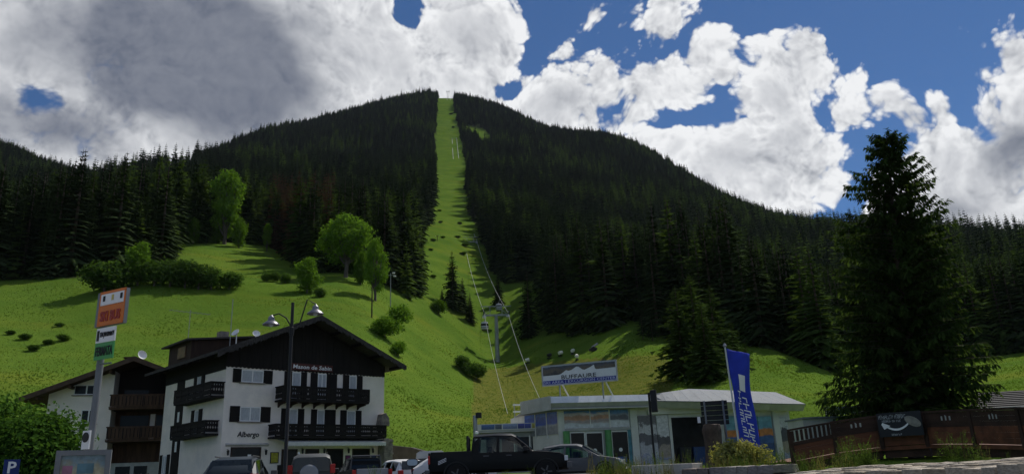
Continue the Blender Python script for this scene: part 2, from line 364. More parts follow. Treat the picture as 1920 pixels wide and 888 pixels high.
def is_meadow(x, y, z, d):
    px, py = nproj(x, y, z)
    px = px+np.where(d > 250, (VNA(x/16+7, y/16)+.6*VNB(x/7, y/7))*13*np.minimum(1, 480/np.maximum(d, 1)), 0)   # ragged forest edge
    m = inpoly(px, py) | (inpoly(px, py, PATCH) & (d > 500)) | (inpoly(px, py, PATCH2) & (d > 450))
    far = d > 380
    m = np.where(far, m & ((np.abs(px-845) < 70) | inpoly(px, py, PATCH) | inpoly(px, py, PATCH2)), m)
    m = m | ((px > 1560) & (d < 176)) | ((px > 545) & (px < 800) & (d < 196)) | ((px > 150) & (px < 480) & (d < 186))
    return m | (d < 105)
NA, ND = 460, 330
azs = np.concatenate([np.linspace(rad(-75), rad(-36), 46)[:-1], np.linspace(rad(-36), rad(36), NA), np.linspace(rad(36), rad(75), 46)[1:]])
RIN = np.where(azs > 0, np.minimum(10.8/np.cos(azs), 4.25/np.maximum(np.sin(azs), 1e-3)), 10.8/np.cos(azs))
AZ, TT = np.meshgrid(azs, np.linspace(0, 1, ND)); DD = RIN[None]*(2700/RIN[None])**TT; GX = DD*np.sin(AZ); GY = DD*np.cos(AZ); GZ = ground_z(GX, GY)
MEAD = is_meadow(GX, GY, GZ, DD)
def grid_mesh(name, X, Y, Z, m):
    r, c = X.shape; me = bpy.data.meshes.new(name)
    co = np.stack([X, Y, Z], -1).reshape(-1, 3)
    i = np.arange(r*c).reshape(r, c); q = np.stack([i[:-1, :-1], i[:-1, 1:], i[1:, 1:], i[1:, :-1]], -1).reshape(-1, 4)
    me.from_pydata(co.tolist(), [], q[:, ::-1].tolist()); me.materials.append(m)
    me.polygons.foreach_set('use_smooth', [True]*len(me.polygons)); me.update(); return me
def hill_material():
    m = bpy.data.materials.new('alpine_grassland'); m.use_nodes = True; g = NG(m.node_tree); g.n.clear()
    o = g.node('ShaderNodeOutputMaterial'); p = g.node('ShaderNodeBsdfPrincipled'); g.l.new(p.outputs[0], o.inputs[0])
    pos = g.node('ShaderNodeNewGeometry').outputs['Position']
    at_ = g.node('ShaderNodeAttribute'); at_.attribute_name = 'meadow'
    am = g.node('ShaderNodeAttribute'); am.attribute_name = 'mown'
    n0 = g.noise(pos, .018, 3.0, .55); n1 = g.noise(pos, .07, 5.0, .65); n2 = g.noise(pos, .55, 6.0, .7); n3 = g.noise(pos, 3.0, 4.0, .7)
    str_ = g.noise(g.vec('MULTIPLY', pos, (.10, .45, .45)), .22, 4.0, .6)
    c = g.mix(g.step(n1, .30, .70), (.068, .128, .018), (.108, .170, .024))
    c = g.mix(g.math('MULTIPLY', g.step(str_, .50, .74), .42), c, (.172, .180, .024))         # buttercup bands
    c = g.mix(g.math('MULTIPLY', g.step(n0, .5, .7), .4), c, (.070, .124, .014))
    c = g.mix(g.math('MULTIPLY', g.step(n2, .55, .80), .38), c, (.024, .056, .009))           # dark herb clumps
    c = g.mix(g.math('MULTIPLY', g.step(n3, .60, .8), .2), c, (.12, .150, .03))
    rough_ = g.mix(g.step(n2, .40, .68), (.125, .132, .028), (.080, .106, .020))               # reseeded, thin turf
    rough_ = g.mix(g.math('MULTIPLY', g.step(g.noise(pos, 1.1, 5.0, .7), .58, .75), .8), rough_, (.085, .065, .035))
    c = g.mix(am.outputs['Fac'], c, rough_)
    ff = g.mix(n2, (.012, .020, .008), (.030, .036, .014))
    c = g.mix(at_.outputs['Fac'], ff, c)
    g.l.new(c, p.inputs['Base Color']); p.inputs['Roughness'].default_value = 1.0; p.inputs['Specular IOR Level'].default_value = 0.0
    b = g.node('ShaderNodeBump'); b.inputs['Strength'].default_value = 1.0; b.inputs['Distance'].default_value = .22
    g.l.new(g.math('ADD', g.math('MULTIPLY', n2, 1.0), g.math('MULTIPLY', n3, .35)), b.inputs['Height']); g.l.new(b.outputs[0], p.inputs['Normal'])
    return m
M_HILL = hill_material()
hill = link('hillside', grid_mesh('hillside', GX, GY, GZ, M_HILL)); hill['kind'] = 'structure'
PXG, PYG = nproj(GX, GY, GZ)
MOWN = np.array([(884, 800), (888, 702), (905, 693), (1000, 682), (1100, 672), (1250, 664), (1262, 720), (1250, 800)], float)
mown = inpoly(PXG, PYG, MOWN) & (DD < 182) & (DD > 80)
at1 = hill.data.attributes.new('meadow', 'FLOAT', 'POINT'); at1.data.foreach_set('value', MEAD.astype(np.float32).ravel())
at2 = hill.data.attributes.new('mown', 'FLOAT', 'POINT'); at2.data.foreach_set('value', mown.astype(np.float32).ravel())
# ------------------------------------------------------------------ conifers
M_NEEDLE = leaf_mat('spruce_needles', (.030, .050, .020), .55, 0)
M_NEEDLE2 = leaf_mat('larch_needles', (.058, .100, .026), .40, .25)
M_NEEDLE3 = leaf_mat('dry_needles', (.075, .048, .030), .35, .12)
M_BARK = mat('conifer_bark', (.075, .055, .042), .95, .35, 6, .6)
def conifer_crown(seed, h=1.0, r=.16, whorls=26, per=8, seg=3, z0=.06, fuzz=2, taper=.85, droop=.35, wid=.34, ragged=.25, bare=0.0):
    R = random.Random(seed); V = []; Fc = []
    for w in range(whorls):
        t = (w+R.uniform(-.3, .3))/whorls; t = min(max(t, 0), .995)
        z = h*(z0+(1-z0)*t); L0 = r*((1-t)**taper)*(1.0 if t > .12 else .72+.28*t/.12)+.006*h
        n = max(4, int(per*(1-.45*t)))
        off = R.uniform(0, 6.28)
        for b in range(n):
            if bare and R.random() < bare: continue
            a = off+6.283*(b+R.uniform(-.35, .35))/n; L = L0*R.uniform(1-ragged*1.5, 1+ragged*.8)
            ca, sa = math.cos(a), math.sin(a); up = .18*(t)-.05; sag = droop*(1.15-t)
            prev = None; pts = []
            for k in range(seg+1):
                u = k/seg; rr = L*u; zz = z+L*(up*u*2-sag*u*u)+ (L*.10*u**3)
                pts.append((rr*ca, rr*sa, zz))
            w0 = L*wid
            for k in range(seg):
                u0, u1 = k/seg, (k+1)/seg
                wa = w0*(1-u0)**.6*(.55 if k == 0 else 1)*R.uniform(.8, 1.2); wb = w0*(1-u1)**.6*R.uniform(.8, 1.2)
                p, q = pts[k], pts[k+1]; i = len(V); dz = -.28
                V += [(p[0]-sa*wa*.5, p[1]+ca*wa*.5, p[2]+dz*wa), p, (p[0]+sa*wa*.5, p[1]-ca*wa*.5, p[2]+dz*wa),
                      (q[0]-sa*wb*.5, q[1]+ca*wb*.5, q[2]+dz*wb), q, (q[0]+sa*wb*.5, q[1]-ca*wb*.5, q[2]+dz*wb)]
                Fc += [(i, i+1, i+4, i+3), (i+1, i+2, i+5, i+4)]
            for _ in range(fuzz):                 # hanging twigs
                u = R.uniform(.25, 1.0); k = min(int(u*seg), seg-1); f = u*seg-k
                p = [pts[k][j]*(1-f)+pts[k+1][j]*f for j in range(3)]; s = L*R.uniform(.16, .34)*(1.15-u*.4)
                aa = a+R.uniform(-1.3, 1.3); i = len(V); c2, s2 = math.cos(aa)*s, math.sin(aa)*s
                V += [tuple(p), (p[0]+c2-s2*.3, p[1]+s2+c2*.3, p[2]-s*R.uniform(.1, .6)), (p[0]+c2*.6+s2*.3, p[1]+s2*.6-c2*.3, p[2]-s*R.uniform(.2, .8))]
                Fc.append((i, i+1, i+2))
    i = len(V); V += [(.004*h, 0, h*.95), (-.004*h, .003*h, h*.95), (0, 0, h*1.02)]; Fc.append((i, i+1, i+2))
    return V, Fc
def pymesh(name, V, Fc, m):
    me = bpy.data.meshes.new(name); me.from_pydata(V, [], Fc)
    for x in (m if isinstance(m, (list, tuple)) else [m]): me.materials.append(x)
    me.update(); return me
def trunk_mesh(name, h=1.0, r=.014, m=None, n=7, lean=0.0):
    b = MB(); b.tube([(0, 0, -.03*h), (lean*.3*h, 0, h*.3), (lean*.7*h, 0, h*.65), (lean*h, 0, h*.985)], [r*1.25, r*.9, r*.55, r*.08], n); return b.mesh(name, m or M_BARK, True)
# ---- far forest: one mass, unit-height trees instanced on points
protos = bpy.data.collections.new('forest_prototypes')
FAR = []
for i, (rr, m) in enumerate([(.18, M_NEEDLE), (.21, M_NEEDLE), (.165, M_NEEDLE), (.235, M_NEEDLE), (.21, M_NEEDLE2), (.17, M_NEEDLE3)]):
    V, Fc = conifer_crown(100+i, 1.0, rr, 17, 9, 2, .04, 2, wid=.8, droop=.55, taper=.78)
    b = MB(); b.tube([(0, 0, -.04), (0, 0, .9)], [.014, .003], 4, False)
    k = len(V); V += b.v; Fc += [tuple(j+k for j in f) for f in b.f]
    o = bpy.data.objects.new('conifer_%d' % i, pymesh('far_conifer', V, Fc, m)); protos.objects.link(o); FAR.append(o)
def scatter_mass(name, P, S, Rz, I, coll, label=None, tilt=0.0):
    me = bpy.data.meshes.new(name); me.from_pydata([tuple(p) for p in P], [], []); o = link(name, me); o['kind'] = 'stuff'
    if label: o['label'] = label
    for nm, ty, dat in (('scl', 'FLOAT', S), ('rot', 'FLOAT', Rz), ('idx', 'INT', I)):
        a = me.attributes.new(nm, ty, 'POINT'); a.data.foreach_set('value', np.asarray(dat))
    ng = bpy.data.node_groups.new(name, 'GeometryNodeTree')
    ng.interface.new_socket('Geometry', in_out='INPUT', socket_type='NodeSocketGeometry'); ng.interface.new_socket('Geometry', in_out='OUTPUT', socket_type='NodeSocketGeometry')
    N = ng.nodes; L = ng.links; gi = N.new('NodeGroupInput'); go = N.new('NodeGroupOutput')
    ip = N.new('GeometryNodeInstanceOnPoints'); ci = N.new('GeometryNodeCollectionInfo'); ci.inputs[0].default_value = coll
    ci.inputs['Separate Children'].default_value = True; ci.inputs['Reset Children'].default_value = True
    def na(nm, ty):
        n = N.new('GeometryNodeInputNamedAttribute'); n.data_type = ty; n.inputs[0].default_value = nm; return n.outputs[0]
    cx = N.new('ShaderNodeCombineXYZ'); L.new(na('rot', 'FLOAT'), cx.inputs[2])
    L.new(gi.outputs[0], ip.inputs['Points']); L.new(ci.outputs[0], ip.inputs['Instance']); ip.inputs['Pick Instance'].default_value = True
    L.new(na('idx', 'INT'), ip.inputs['Instance Index']); L.new(cx.outputs[0], ip.inputs['Rotation']); L.new(na('scl', 'FLOAT'), ip.inputs['Scale'])
    L.new(ip.outputs[0], go.inputs[0])
    md = o.modifiers.new('scatter', 'NODES'); md.node_group = ng; return o
# sample the slopes
NT = 95000
u = rng.random(NT); dmin, dmax = 125, 1650
td = np.sqrt(dmin**2+u*(dmax**2-dmin**2)); ta = rng.uniform(rad(-40), rad(40), NT)
nn = 9000; td = np.concatenate([td, np.sqrt(dmin**2+rng.random(nn)*(420**2-dmin**2))]); ta = np.concatenate([ta, rng.uniform(rad(-40), rad(40), nn)])
tx = td*np.sin(ta); ty = td*np.cos(ta); tz = ground_z(tx, ty)
ok = ~is_meadow(tx, ty, tz, td)
# keep the cut line clear over its true width, and skip what the ridge hides
tan_grid = (GZ-EYE)/DD; hor = np.maximum.accumulate(tan_grid, 0)
ai = np.clip(np.searchsorted(azs, ta), 0, len(azs)-1); di = np.clip((np.log(td/RIN[ai])/np.log(2700/RIN[ai])*(ND-1)).astype(int)-2, 0, ND-1)
th = np.where(td > 700, rng.normal(13.5, 3.2, td.shape), rng.normal(22, 5, td.shape)); th = np.clip(th*rng.uniform(.72, 1.12, th.shape), 7, 29)
ok &= (tz+th-EYE)/td > hor[di, ai]-.004
tx, ty, tz, td, th, ta = (a[ok] for a in (tx, ty, tz, td, th, ta))
tpx, tpy = nproj(tx, ty, tz)
keep = ~((tpx > 1560) & (td < 175))
tx, ty, tz, td, th, ta, tpx, tpy = (a[keep] for a in (tx, ty, tz, td, th, ta, tpx, tpy))
infr = (tpx > -30) & (tpx < 1950) & (td < 420)
order = np.argsort(-np.where(infr, th/td, 0))
near_idx = order[:250]; far_mask = np.ones(len(tx), bool); far_mask[near_idx] = False
lp = np.clip((VNA(tx/70, ty/70)+VNB(tx/28, ty/28)*.5)*1.6, 0, .6)+.05
th = th*(1+.35*VNC(tx/45, ty/45))
idx = np.where(rng.random(len(tx)) < lp, 4, rng.integers(0, 4, len(tx)))
idx = np.where((tpx > 500) & (tpx < 625) & (td > 205) & (td < 420) & (rng.random(len(tx)) < .55), 5, idx)
th = np.where((tpx > 1400) & (td < 330), np.minimum(th, 20), th)
frot = rng.uniform(0, 6.28, len(tx))
scatter_mass('forest', np.stack([tx, ty, tz], -1)[far_mask], th[far_mask].astype(np.float32), frot[far_mask].astype(np.float32), idx[far_mask].astype(np.int32), protos,
             'dark spruce forest covering the mountain on both sides of the cleared lift line')
MID = []
for i, (rr, m) in enumerate([(.175, M_NEEDLE), (.20, M_NEEDLE), (.155, M_NEEDLE), (.19, M_NEEDLE), (.20, M_NEEDLE2)]):
    MID.append(pymesh('conifer_crown', *conifer_crown(200+i, 1.0, rr, 27, 10, 3, .04, 5, wid=.6, droop=.55, ragged=.35, taper=.8), m))
MIDDRY = [pymesh('conifer_crown', *conifer_crown(230+i, 1.0, .14, 24, 8, 3, .08, 3, wid=.42, droop=.5, ragged=.4), M_NEEDLE3) for i in range(2)]
TRUNK = trunk_mesh('conifer_trunk')
def conifer(p, h, crown, label, group=None, name='spruce_tree', rz=0.0, trunk=None, wide=1.0):
    t = thing(name, label, 'tree', p, rz, group)
    for nm, me in (('trunk', trunk or TRUNK), ('crown', crown)):
        o = link(nm, me, t); o.scale = (h*wide, h*wide, h)
    return t
def region(px):
    if px < 330: return 'tall dark spruce in the forest edge above the left meadow', 'spruces of the left forest edge'
    if px < 620: return 'dark spruce in the row behind the upper round meadow', 'spruces behind the upper meadow'
    if px < 900: return 'dark spruce at the left foot of the cleared lift line', 'spruces left of the lift line foot'
    if px < 1250: return 'dark spruce in the wood right of the cleared lift line', 'spruces right of the lift line'
    for lim, w in ((1330, 'behind the conifer clump over the station roof'), (1420, 'above the top of the blue flag'), (1500, 'above the crest of the right-hand meadow'), (1600, 'just left of the great larch'), (1760, 'behind the great larch'), (3000, 'right of the great larch')):
        if px < lim: return 'dark spruce in the wood '+w, 'spruces '+w
for j, i in enumerate(near_idx):
    px = tpx[i]; lb, gp = region(px); dry = idx[i] == 5
    if dry: lb, gp = 'reddish brown dry conifer among the dark spruces above the meadow', 'brown dry conifers'
    conifer((tx[i], ty[i], tz[i]-.2), th[i], MIDDRY[j % 2] if dry else MID[4 if rng.random() < .12 else j % 4], lb, gp, rz=frot[i], name='dry_conifer' if dry else 'spruce_tree')
def top_h(px, py, d, base):                     # tree height whose tip shows at row py
    return at(px, py, d).z-base.z
def set_conifer(px, pytop, d, crown, label, wide=1.0, name='spruce_tree', group=None, pxt=None, trunk=None):
    b = onground(px, d); h = top_h(pxt or px, pytop, d, b); b.z -= .25
    return conifer(b, h+.25, crown, label, group, name, rz=random.uniform(0, 6.28), wide=wide, trunk=trunk)
BIG = [pymesh('conifer_crown', *conifer_crown(300+i, 1.0, rr, 40, 11, 4, .03, 6, wid=.36, droop=.5, ragged=.32), M_NEEDLE) for i, rr in enumerate((.165, .19))]
BIG2 = pymesh('conifer_crown', *conifer_crown(310, 1.0, .23, 36, 11, 4, .02, 7, wid=.34, droop=.42, ragged=.4, taper=.72), M_NEEDLE2)
set_conifer(1095, 398, 190, BIG[1], 'broad tall dark spruce behind the BUFFAURE sign', 1.25)
set_conifer(1060, 436, 205, BIG[0], 'tall slim dark spruce just left of the broadest spruce behind the sign', 1.1)
set_conifer(1128, 470, 196, BIG[0], 'shorter dark spruce just right of the broadest spruce behind the sign', 1.2)
set_conifer(1036, 470, 214, BIG[0], 'dark spruce second left of the broadest spruce behind the sign', 1.2)
set_conifer(993, 502, 205, BIG[0], 'single slim spruce on the slope right of the gondola pylon', 1.15)
set_conifer(935, 512, 246, BIG[1], 'small dark spruce above the nearer hanging gondola cabin', 1.2)
set_conifer(941, 462, 300, BIG[0], 'dark spruce beside the second lift pylon', 1.3)
set_conifer(849, 470, 224, BIG[1], 'pointed dark spruce standing alone on the grassy knoll', 1.25)
set_conifer(868, 520, 228, BIG[1], 'lower dark spruce on the right flank of the grassy knoll', 1.4)
set_conifer(829, 540, 220, BIG[1], 'small dark spruce on the left flank of the grassy knoll', 1.3)
set_conifer(882, 548, 222, BIG[0], 'smallest dark spruce at the right foot of the knoll', 1.4)
for px, pt, dd, lb in ((1283, 535, 112, 'shaggy green conifer on the left of the clump behind the station roof'), (1312, 512, 116, 'tallest conifer of the clump behind the station roof'),
                       (1348, 530, 110, 'dark conifer in the middle of the clump behind the station roof'), (1380, 600, 114, 'low green conifer on the right of the clump behind the station roof'),
                       (1330, 560, 104, 'front conifer of the clump behind the station roof'), (1400, 640, 118, 'smallest conifer at the right edge of the clump behind the station roof')):
    set_conifer(px, pt, dd, BIG2, lb, 1.22, 'conifer')
PINE = [pymesh('conifer_crown', *conifer_crown(320+i, 1.0, .24, 16, 8, 3, .22, 5, wid=.5, droop=.3, ragged=.5, taper=.6), M_NEEDLE) for i in range(2)]
set_conifer(1206, 582, 158, PINE[0], 'left one of two young pines with bare trunks on the meadow', 1.0, 'young_pine')
set_conifer(1224, 584, 157, PINE[1], 'right one of two young pines with bare trunks on the meadow', 1.0, 'young_pine')
for px, pt, dd, lb in ((40, 352, 186, 'large dark spruce at the left edge standing in front of the wood'), (70, 392, 192, 'dark spruce leaning out of the wood right of the leftmost big spruce')):
    set_conifer(px, pt, dd, BIG[1], lb, 1.25)
# the great larch by the bridge
def larch(px, d, pytop):
    b = onground(px, d); h = top_h(1660, pytop, d, b)
    R = random.Random(5); top = at(1660, pytop, d); lean = (Vector((top.x, top.y, b.z))-b)
    V, Fc = [], []; W = MB()
    whorls = 84
    for w in range(whorls):
        t = (w+R.uniform(-.35, .35))/whorls; t = min(max(t, .0), .99); z = h*(.05+.95*t)
        Lr = 5.5*(1-t)**.54*(1 if t > .10 else .8)+.2
        if t > .62: Lr *= 1.0+.25*math.sin(t*40)
        n = 7 if t < .62 else 6
        off = R.uniform(0, 6.28)
        for k in range(n):
            a = off+6.283*(k+R.uniform(-.4, .4))/n; L = Lr*R.uniform(.6, 1.18); ca, sa = math.cos(a), math.sin(a); cx, cy = lean.x*t, lean.y*t
            pts = []
            for i in range(6):
                u_ = i/5; pts.append(Vector((cx+ca*L*u_, cy+sa*L*u_, z+L*(.10*u_-.42*(1.1-t)*u_*u_+.22*u_**3))))
            W.tube(pts, [.05*(1-t)+.012, .04*(1-t)+.01, .03*(1-t)+.009, .02, .013, .006], 3, False)
            nt = int(24+L*25) if t < .6 else int(26+L*30)
            for _ in range(nt):
                u_ = R.uniform(.10, 1.0)**.8; i = min(int(u_*5), 4); p = pts[i].lerp(pts[i+1], u_*5-i)
                s = R.uniform(.25, .72)*(1.1-.35*u_)*(.75+.35*(1-t)); aa = a+R.uniform(-1.5, 1.5); c2, s2 = math.cos(aa), math.sin(aa); dz = R.uniform(-1.25, .05)
                q = p+Vector((c2*s*.8, s2*s*.8, s*dz)); wv = Vector((-s2, c2, R.uniform(-.5, .5)))*s*.17; j = len(V)
                mid = p.lerp(q, .55)
                V += [tuple(p), tuple(mid-wv), tuple(q), tuple(mid+wv)]; Fc.append((j, j+1, j+2, j+3))
    t = thing('larch_tree', 'huge feathery dark larch towering behind the wooden bridge parapet', 'tree', (b.x, b.y, b.z-.3))
    W.tube([(0, 0, 0), (lean.x*.3, lean.y*.3, h*.3), (lean.x*.65, lean.y*.65, h*.65), (lean.x, lean.y, h*.99)], [.48, .34, .18, .02], 10)
    link('trunk', W.mesh('trunk', M_BARK, True), t); link('crown', pymesh('crown', V, Fc, M_NEEDLE2B), t)
M_NEEDLE2B = leaf_mat('great_larch_needles', (.050, .088, .026), .5, .45)
larch(1718, 58, 242)
# ------------------------------------------------------------------ broad-leaved trees and shrubs
M_LEAF = leaf_mat('fresh_leaves', (.100, .200, .026), .38, .45)
M_LEAF2 = leaf_mat('shrub_leaves', (.070, .135, .030), .40, .40)
M_LEAF3 = leaf_mat('hedge_leaves', (.050, .115, .022), .45, .38)
M_BARK2 = mat('grey_bark', (.10, .085, .07), .9, .3, 5, .5)
def leafy(seed, blobs, n, size):
    R = random.Random(seed); V = []; Fc = []; tot = sum(b[3]**2 for b in blobs)
    for (x, y, z, r) in blobs:
        for _ in range(int(n*r*r/tot)):
            v = Vector((R.gauss(0, 1), R.gauss(0, 1), R.gauss(0, 1))).normalized(); k = R.random()**.38
            k *= 1+.42*math.sin(v.x*5+x*9+seed)*math.sin(v.y*5+seed*2+y*7)*math.sin(v.z*6+z*11)+(R.uniform(0, .28) if R.random() < .12 else 0)
            p = Vector((x, y, z))+Vector((v.x, v.y, v.z*.92))*r*k
            nv = (v+Vector((R.gauss(0, .8), R.gauss(0, .8), R.gauss(0, .8)+.3))).normalized(); a = nv.orthogonal().normalized(); a.rotate(Matrix.Rotation(R.uniform(0, 6.28), 3, nv)); b = nv.cross(a)
            s = size*R.uniform(.55, 1.3); j = len(V)
            V += [tuple(p-a*s), tuple(p-b*s*.55+nv*s*.15), tuple(p+a*s), tuple(p+b*s*.55+nv*s*.15)]; Fc.append((j, j+1, j+2, j+3))
    return V, Fc
def limbs(seed, blobs, h0=.0, r=.022, m=None, trunk=True):
    R = random.Random(seed); b = MB(); zc = min(q[2] for q in blobs)
    top = max(blobs, key=lambda q: q[2])
    if trunk: b.tube([(0, 0, -.04), (.01, 0, zc*.6), (top[0]*.4, top[1]*.4, zc+.1), (top[0], top[1], top[2])], [r*1.3, r, r*.7, r*.2], 7)
    for (x, y, z, rr) in blobs:
        s = Vector((x*.12, y*.12, max(.02, zc*.55+R.uniform(0, .12)))); e = Vector((x, y, z))
        b.tube([s, s.lerp(e, .5)+Vector((0, 0, -.02)), e, e+Vector((R.uniform(-.5, .5), R.uniform(-.5, .5), .6))*rr], [r*.6, r*.42, r*.28, r*.08], 5, False)
    return b.mesh('limbs', m or M_BARK2, True)
def rblobs(seed, n, rx, z0, z1, r0, r1):
    R = random.Random(seed); out = []
    for i in range(n):
        t = i/(n-1); z = z0+(z1-z0)*t; k = math.sin(math.pi*(.18+.74*t))
        a = i*2.4+R.uniform(-.5, .5); q = rx*k*R.uniform(.45, 1.0); out.append((q*math.cos(a), q*math.sin(a), z+R.uniform(-.03, .03), R.uniform(r0, r1)*(.6+.5*k)))
    return out
def broad_proto(seed, blobs, n, size, m): return (limbs(seed, blobs), pymesh('crown', *leafy(seed, blobs, n, size), m))
TREE_A = broad_proto(1, rblobs(1, 16, .30, .34, .90, .12, .19), 7500, .020, M_LEAF)
TREE_B = broad_proto(2, rblobs(2, 14, .17, .22, .93, .09, .14), 6000, .018, M_LEAF)
TREE_C = broad_proto(3, rblobs(3, 13, .24, .16, .86, .12, .20), 4500, .028, M_LEAF)
BUSH = [broad_proto(10+i, rblobs(10+i, 11, .34, .30, .68, .22, .32), 3200, .045, M_LEAF2) for i in range(3)]
BUSHL = [(b[0], pymesh('crown', *leafy(40+i, rblobs(10+i, 11, .34, .30, .68, .22, .32), 3000, .045), M_LEAF)) for i, b in enumerate(BUSH)]
def broadleaf(p, h, pr, label, cat='tree', name='broadleaf_tree', wide=1.0, group=None):
    t = thing(name, label, cat, p, random.uniform(0, 6.28), group)
    for nm, me in (('trunk' if cat == 'tree' else 'stem', pr[0]), ('crown' if cat == 'tree' else 'foliage', pr[1])):
        o = link(nm, me, t); o.scale = (h*wide, h*wide, h)
    return t
def set_broad(px, pytop, d, pr, label, cat='tree', name='broadleaf_tree', wide=1.0, group=None):
    b = onground(px, d); h = top_h(px, pytop, d, b); b.z -= .1; return broadleaf(b, h, pr, label, cat, name, wide, group)
set_broad(648, 402, 184, TREE_A, 'big round bright green tree on the meadow edge', wide=1.2)
set_broad(703, 446, 166, TREE_B, 'slim bright green tree right of the big round one', wide=.85)
set_broad(676, 470, 178, TREE_C, 'small bright tree tucked between the big round tree and the slim tree', wide=.8)
set_broad(420, 318, 240, TREE_B, 'tall light green tree against the dark spruces above the upper meadow', wide=.95)
set_broad(447, 405, 236, TREE_C, 'low light green tree right of the tall light green one', wide=.75)
set_broad(405, 395, 242, TREE_C, 'light green tree at the left foot of the tall light green one', wide=.6)
set_broad(362, 405, 238, TREE_C, 'small light green tree on the crest of the upper meadow', wide=.7)
set_broad(500, 418, 240, TREE_B, 'thin light green sapling before the brown dry conifers', wide=.7)
set_broad(576, 478, 160, TREE_C, 'small bright green tree standing alone on the meadow below the wood', wide=1.05)
set_broad(258, 448, 160, TREE_C, 'light grey-green tree rising from the hedge on the left crest', wide=.95)
set_broad(1150, 612, 182, TREE_C, 'tiny reddish sapling on the meadow right of the broad spruce', wide=.6)
for px, pt, dd, lb, w in ((196, 477, 158, 'leftmost round shrub of the hedge on the left crest', 1.3), (288, 478, 158, 'shrub just right of the grey-green tree in the hedge', 1.2), (318, 476, 158, 'shrub at the left foot of the upper meadow', 1.1),
        (346, 480, 158, 'middle shrub of the hedge under the upper meadow', 1.1), (372, 486, 158, 'dark shrub right of the middle of the hedge under the upper meadow', 1.3), (396, 494, 158, 'second last shrub at the right end of the hedge', 1.1),
        (430, 504, 158, 'low ragged shrub ending the hedge on the right', 1.2), (45, 502, 188, 'low grey-green shrub before the leftmost spruces', 1.3), (92, 496, 186, 'tiny shrub right of the leftmost spruces', 1.2),
        (500, 506, 172, 'left one of three tiny shrubs on the meadow saddle', 1.0), (516, 505, 173, 'middle one of three tiny shrubs on the meadow saddle', 1.0), (535, 507, 171, 'right one of three tiny shrubs on the meadow saddle', 1.0),
        (600, 535, 156, 'low shrub at the foot of the lone meadow tree', 1.2)):
    set_broad(px, pt, dd, BUSH[px % 3], lb, 'shrub', 'shrub', w)
for px, pt, dd, lb, w in ((722, 583, hit(722, 634), 'largest round bush above the hotel roof ridge', 1.15), (748, 563, hit(748, 612), 'round bush behind the largest round bush', 1.0), (747, 633, hit(747, 668), 'round bush lowest on the slope right of the hotel roof', 1.05),
        (823, 556, hit(823, 590), 'bright round bush at the foot of the grassy knoll', 1.1), (680, 590, 0, '', 0)):
    if dd: set_broad(px, pt, dd, BUSHL[px % 3], lb, 'bush', 'round_bush', w)
for i, (px, py, s) in enumerate(((826, 418, 1.6), (830, 447, 1.4), (858, 446, 1.5), (872, 462, 2.0), (868, 478, 1.7), (812, 452, 1.5), (808, 470, 1.3), (862, 420, 1.7), (824, 396, 1.5), (846, 215, 3.0), (850, 240, 2.6), (795, 500, 1.2), (812, 520, 1.2))):
    dd = hit(px, py, 230); b = onground(px, dd); broadleaf(b, s*.85, BUSH[i % 3], 'small dark shrub on the cleared lift line', 'shrub', 'line_shrub', random.uniform(1.6, 2.8), 'shrubs on the cleared lift line')
# dark herb clumps on the left meadow
for i, (px, dd, s) in enumerate(((118, 128, .9), (45, 130, .8), (90, 126, .7), (62, 122, .8), (110, 138, .6), (20, 134, .6))):
    b = onground(px, dd); broadleaf(b, s*1.3, BUSH[i % 3], 'low dark clump of herbs on the left meadow slope', 'herb clump', 'herb_clump', 1.8, 'herb clumps on the left slope')
for i, (px, dd) in enumerate(((880, 150), (868, 152), (893, 149))):
    b = onground(px, dd); broadleaf(b, 3.0+.4*i, BUSH[i], 'dark bush in the hollow left of the thin turf bank', 'bush', 'hollow_bush', 1.1, 'bushes in the hollow')
# clipped-looking big shrub left, in front of the neighbour house
def big_shrub(p, h, rx, n, size, seed, label, m):
    bl = [(x*rx, y*rx, z*h, r*h*.5) for (x, y, z, r) in rblobs(seed, 16, .75, .30, .72, .42, .6)]
    t = thing('large_shrub', label, 'shrub', p)
    b = MB()
    for q in bl: b.tube([(q[0]*.1, q[1]*.1, -.1), (q[0]*.5, q[1]*.5, q[2]*.5), (q[0], q[1], q[2])], [.05, .035, .012], 5, False)
    link('stem', b.mesh('stem', M_BARK2, True), t); link('foliage', pymesh('foliage', *leafy(seed, bl, n, size), m), t)
g1 = at(62, 880, 27); big_shrub((g1.x, g1.y, gz(g1.x, g1.y)), 3.45, 1.62, 16000, .085, 71, 'big rounded leafy shrub at the lower left beside the bus stop pole', M_LEAF3)
g1 = at(-25, 880, 30); big_shrub((g1.x, g1.y, gz(g1.x, g1.y)), 4.3, 1.5, 9000, .09, 72, 'leafy shrub cut by the left edge behind the big rounded shrub', M_LEAF3)
g1 = at(1385, 850, 25.5); big_shrub((g1.x, g1.y, gz(g1.x, g1.y)), 1.25, .95, 5000, .06, 73, 'pale yellow-green bush under the blue flag', leaf_mat('pale_leaves', (.24, .25, .09), .35, .4))
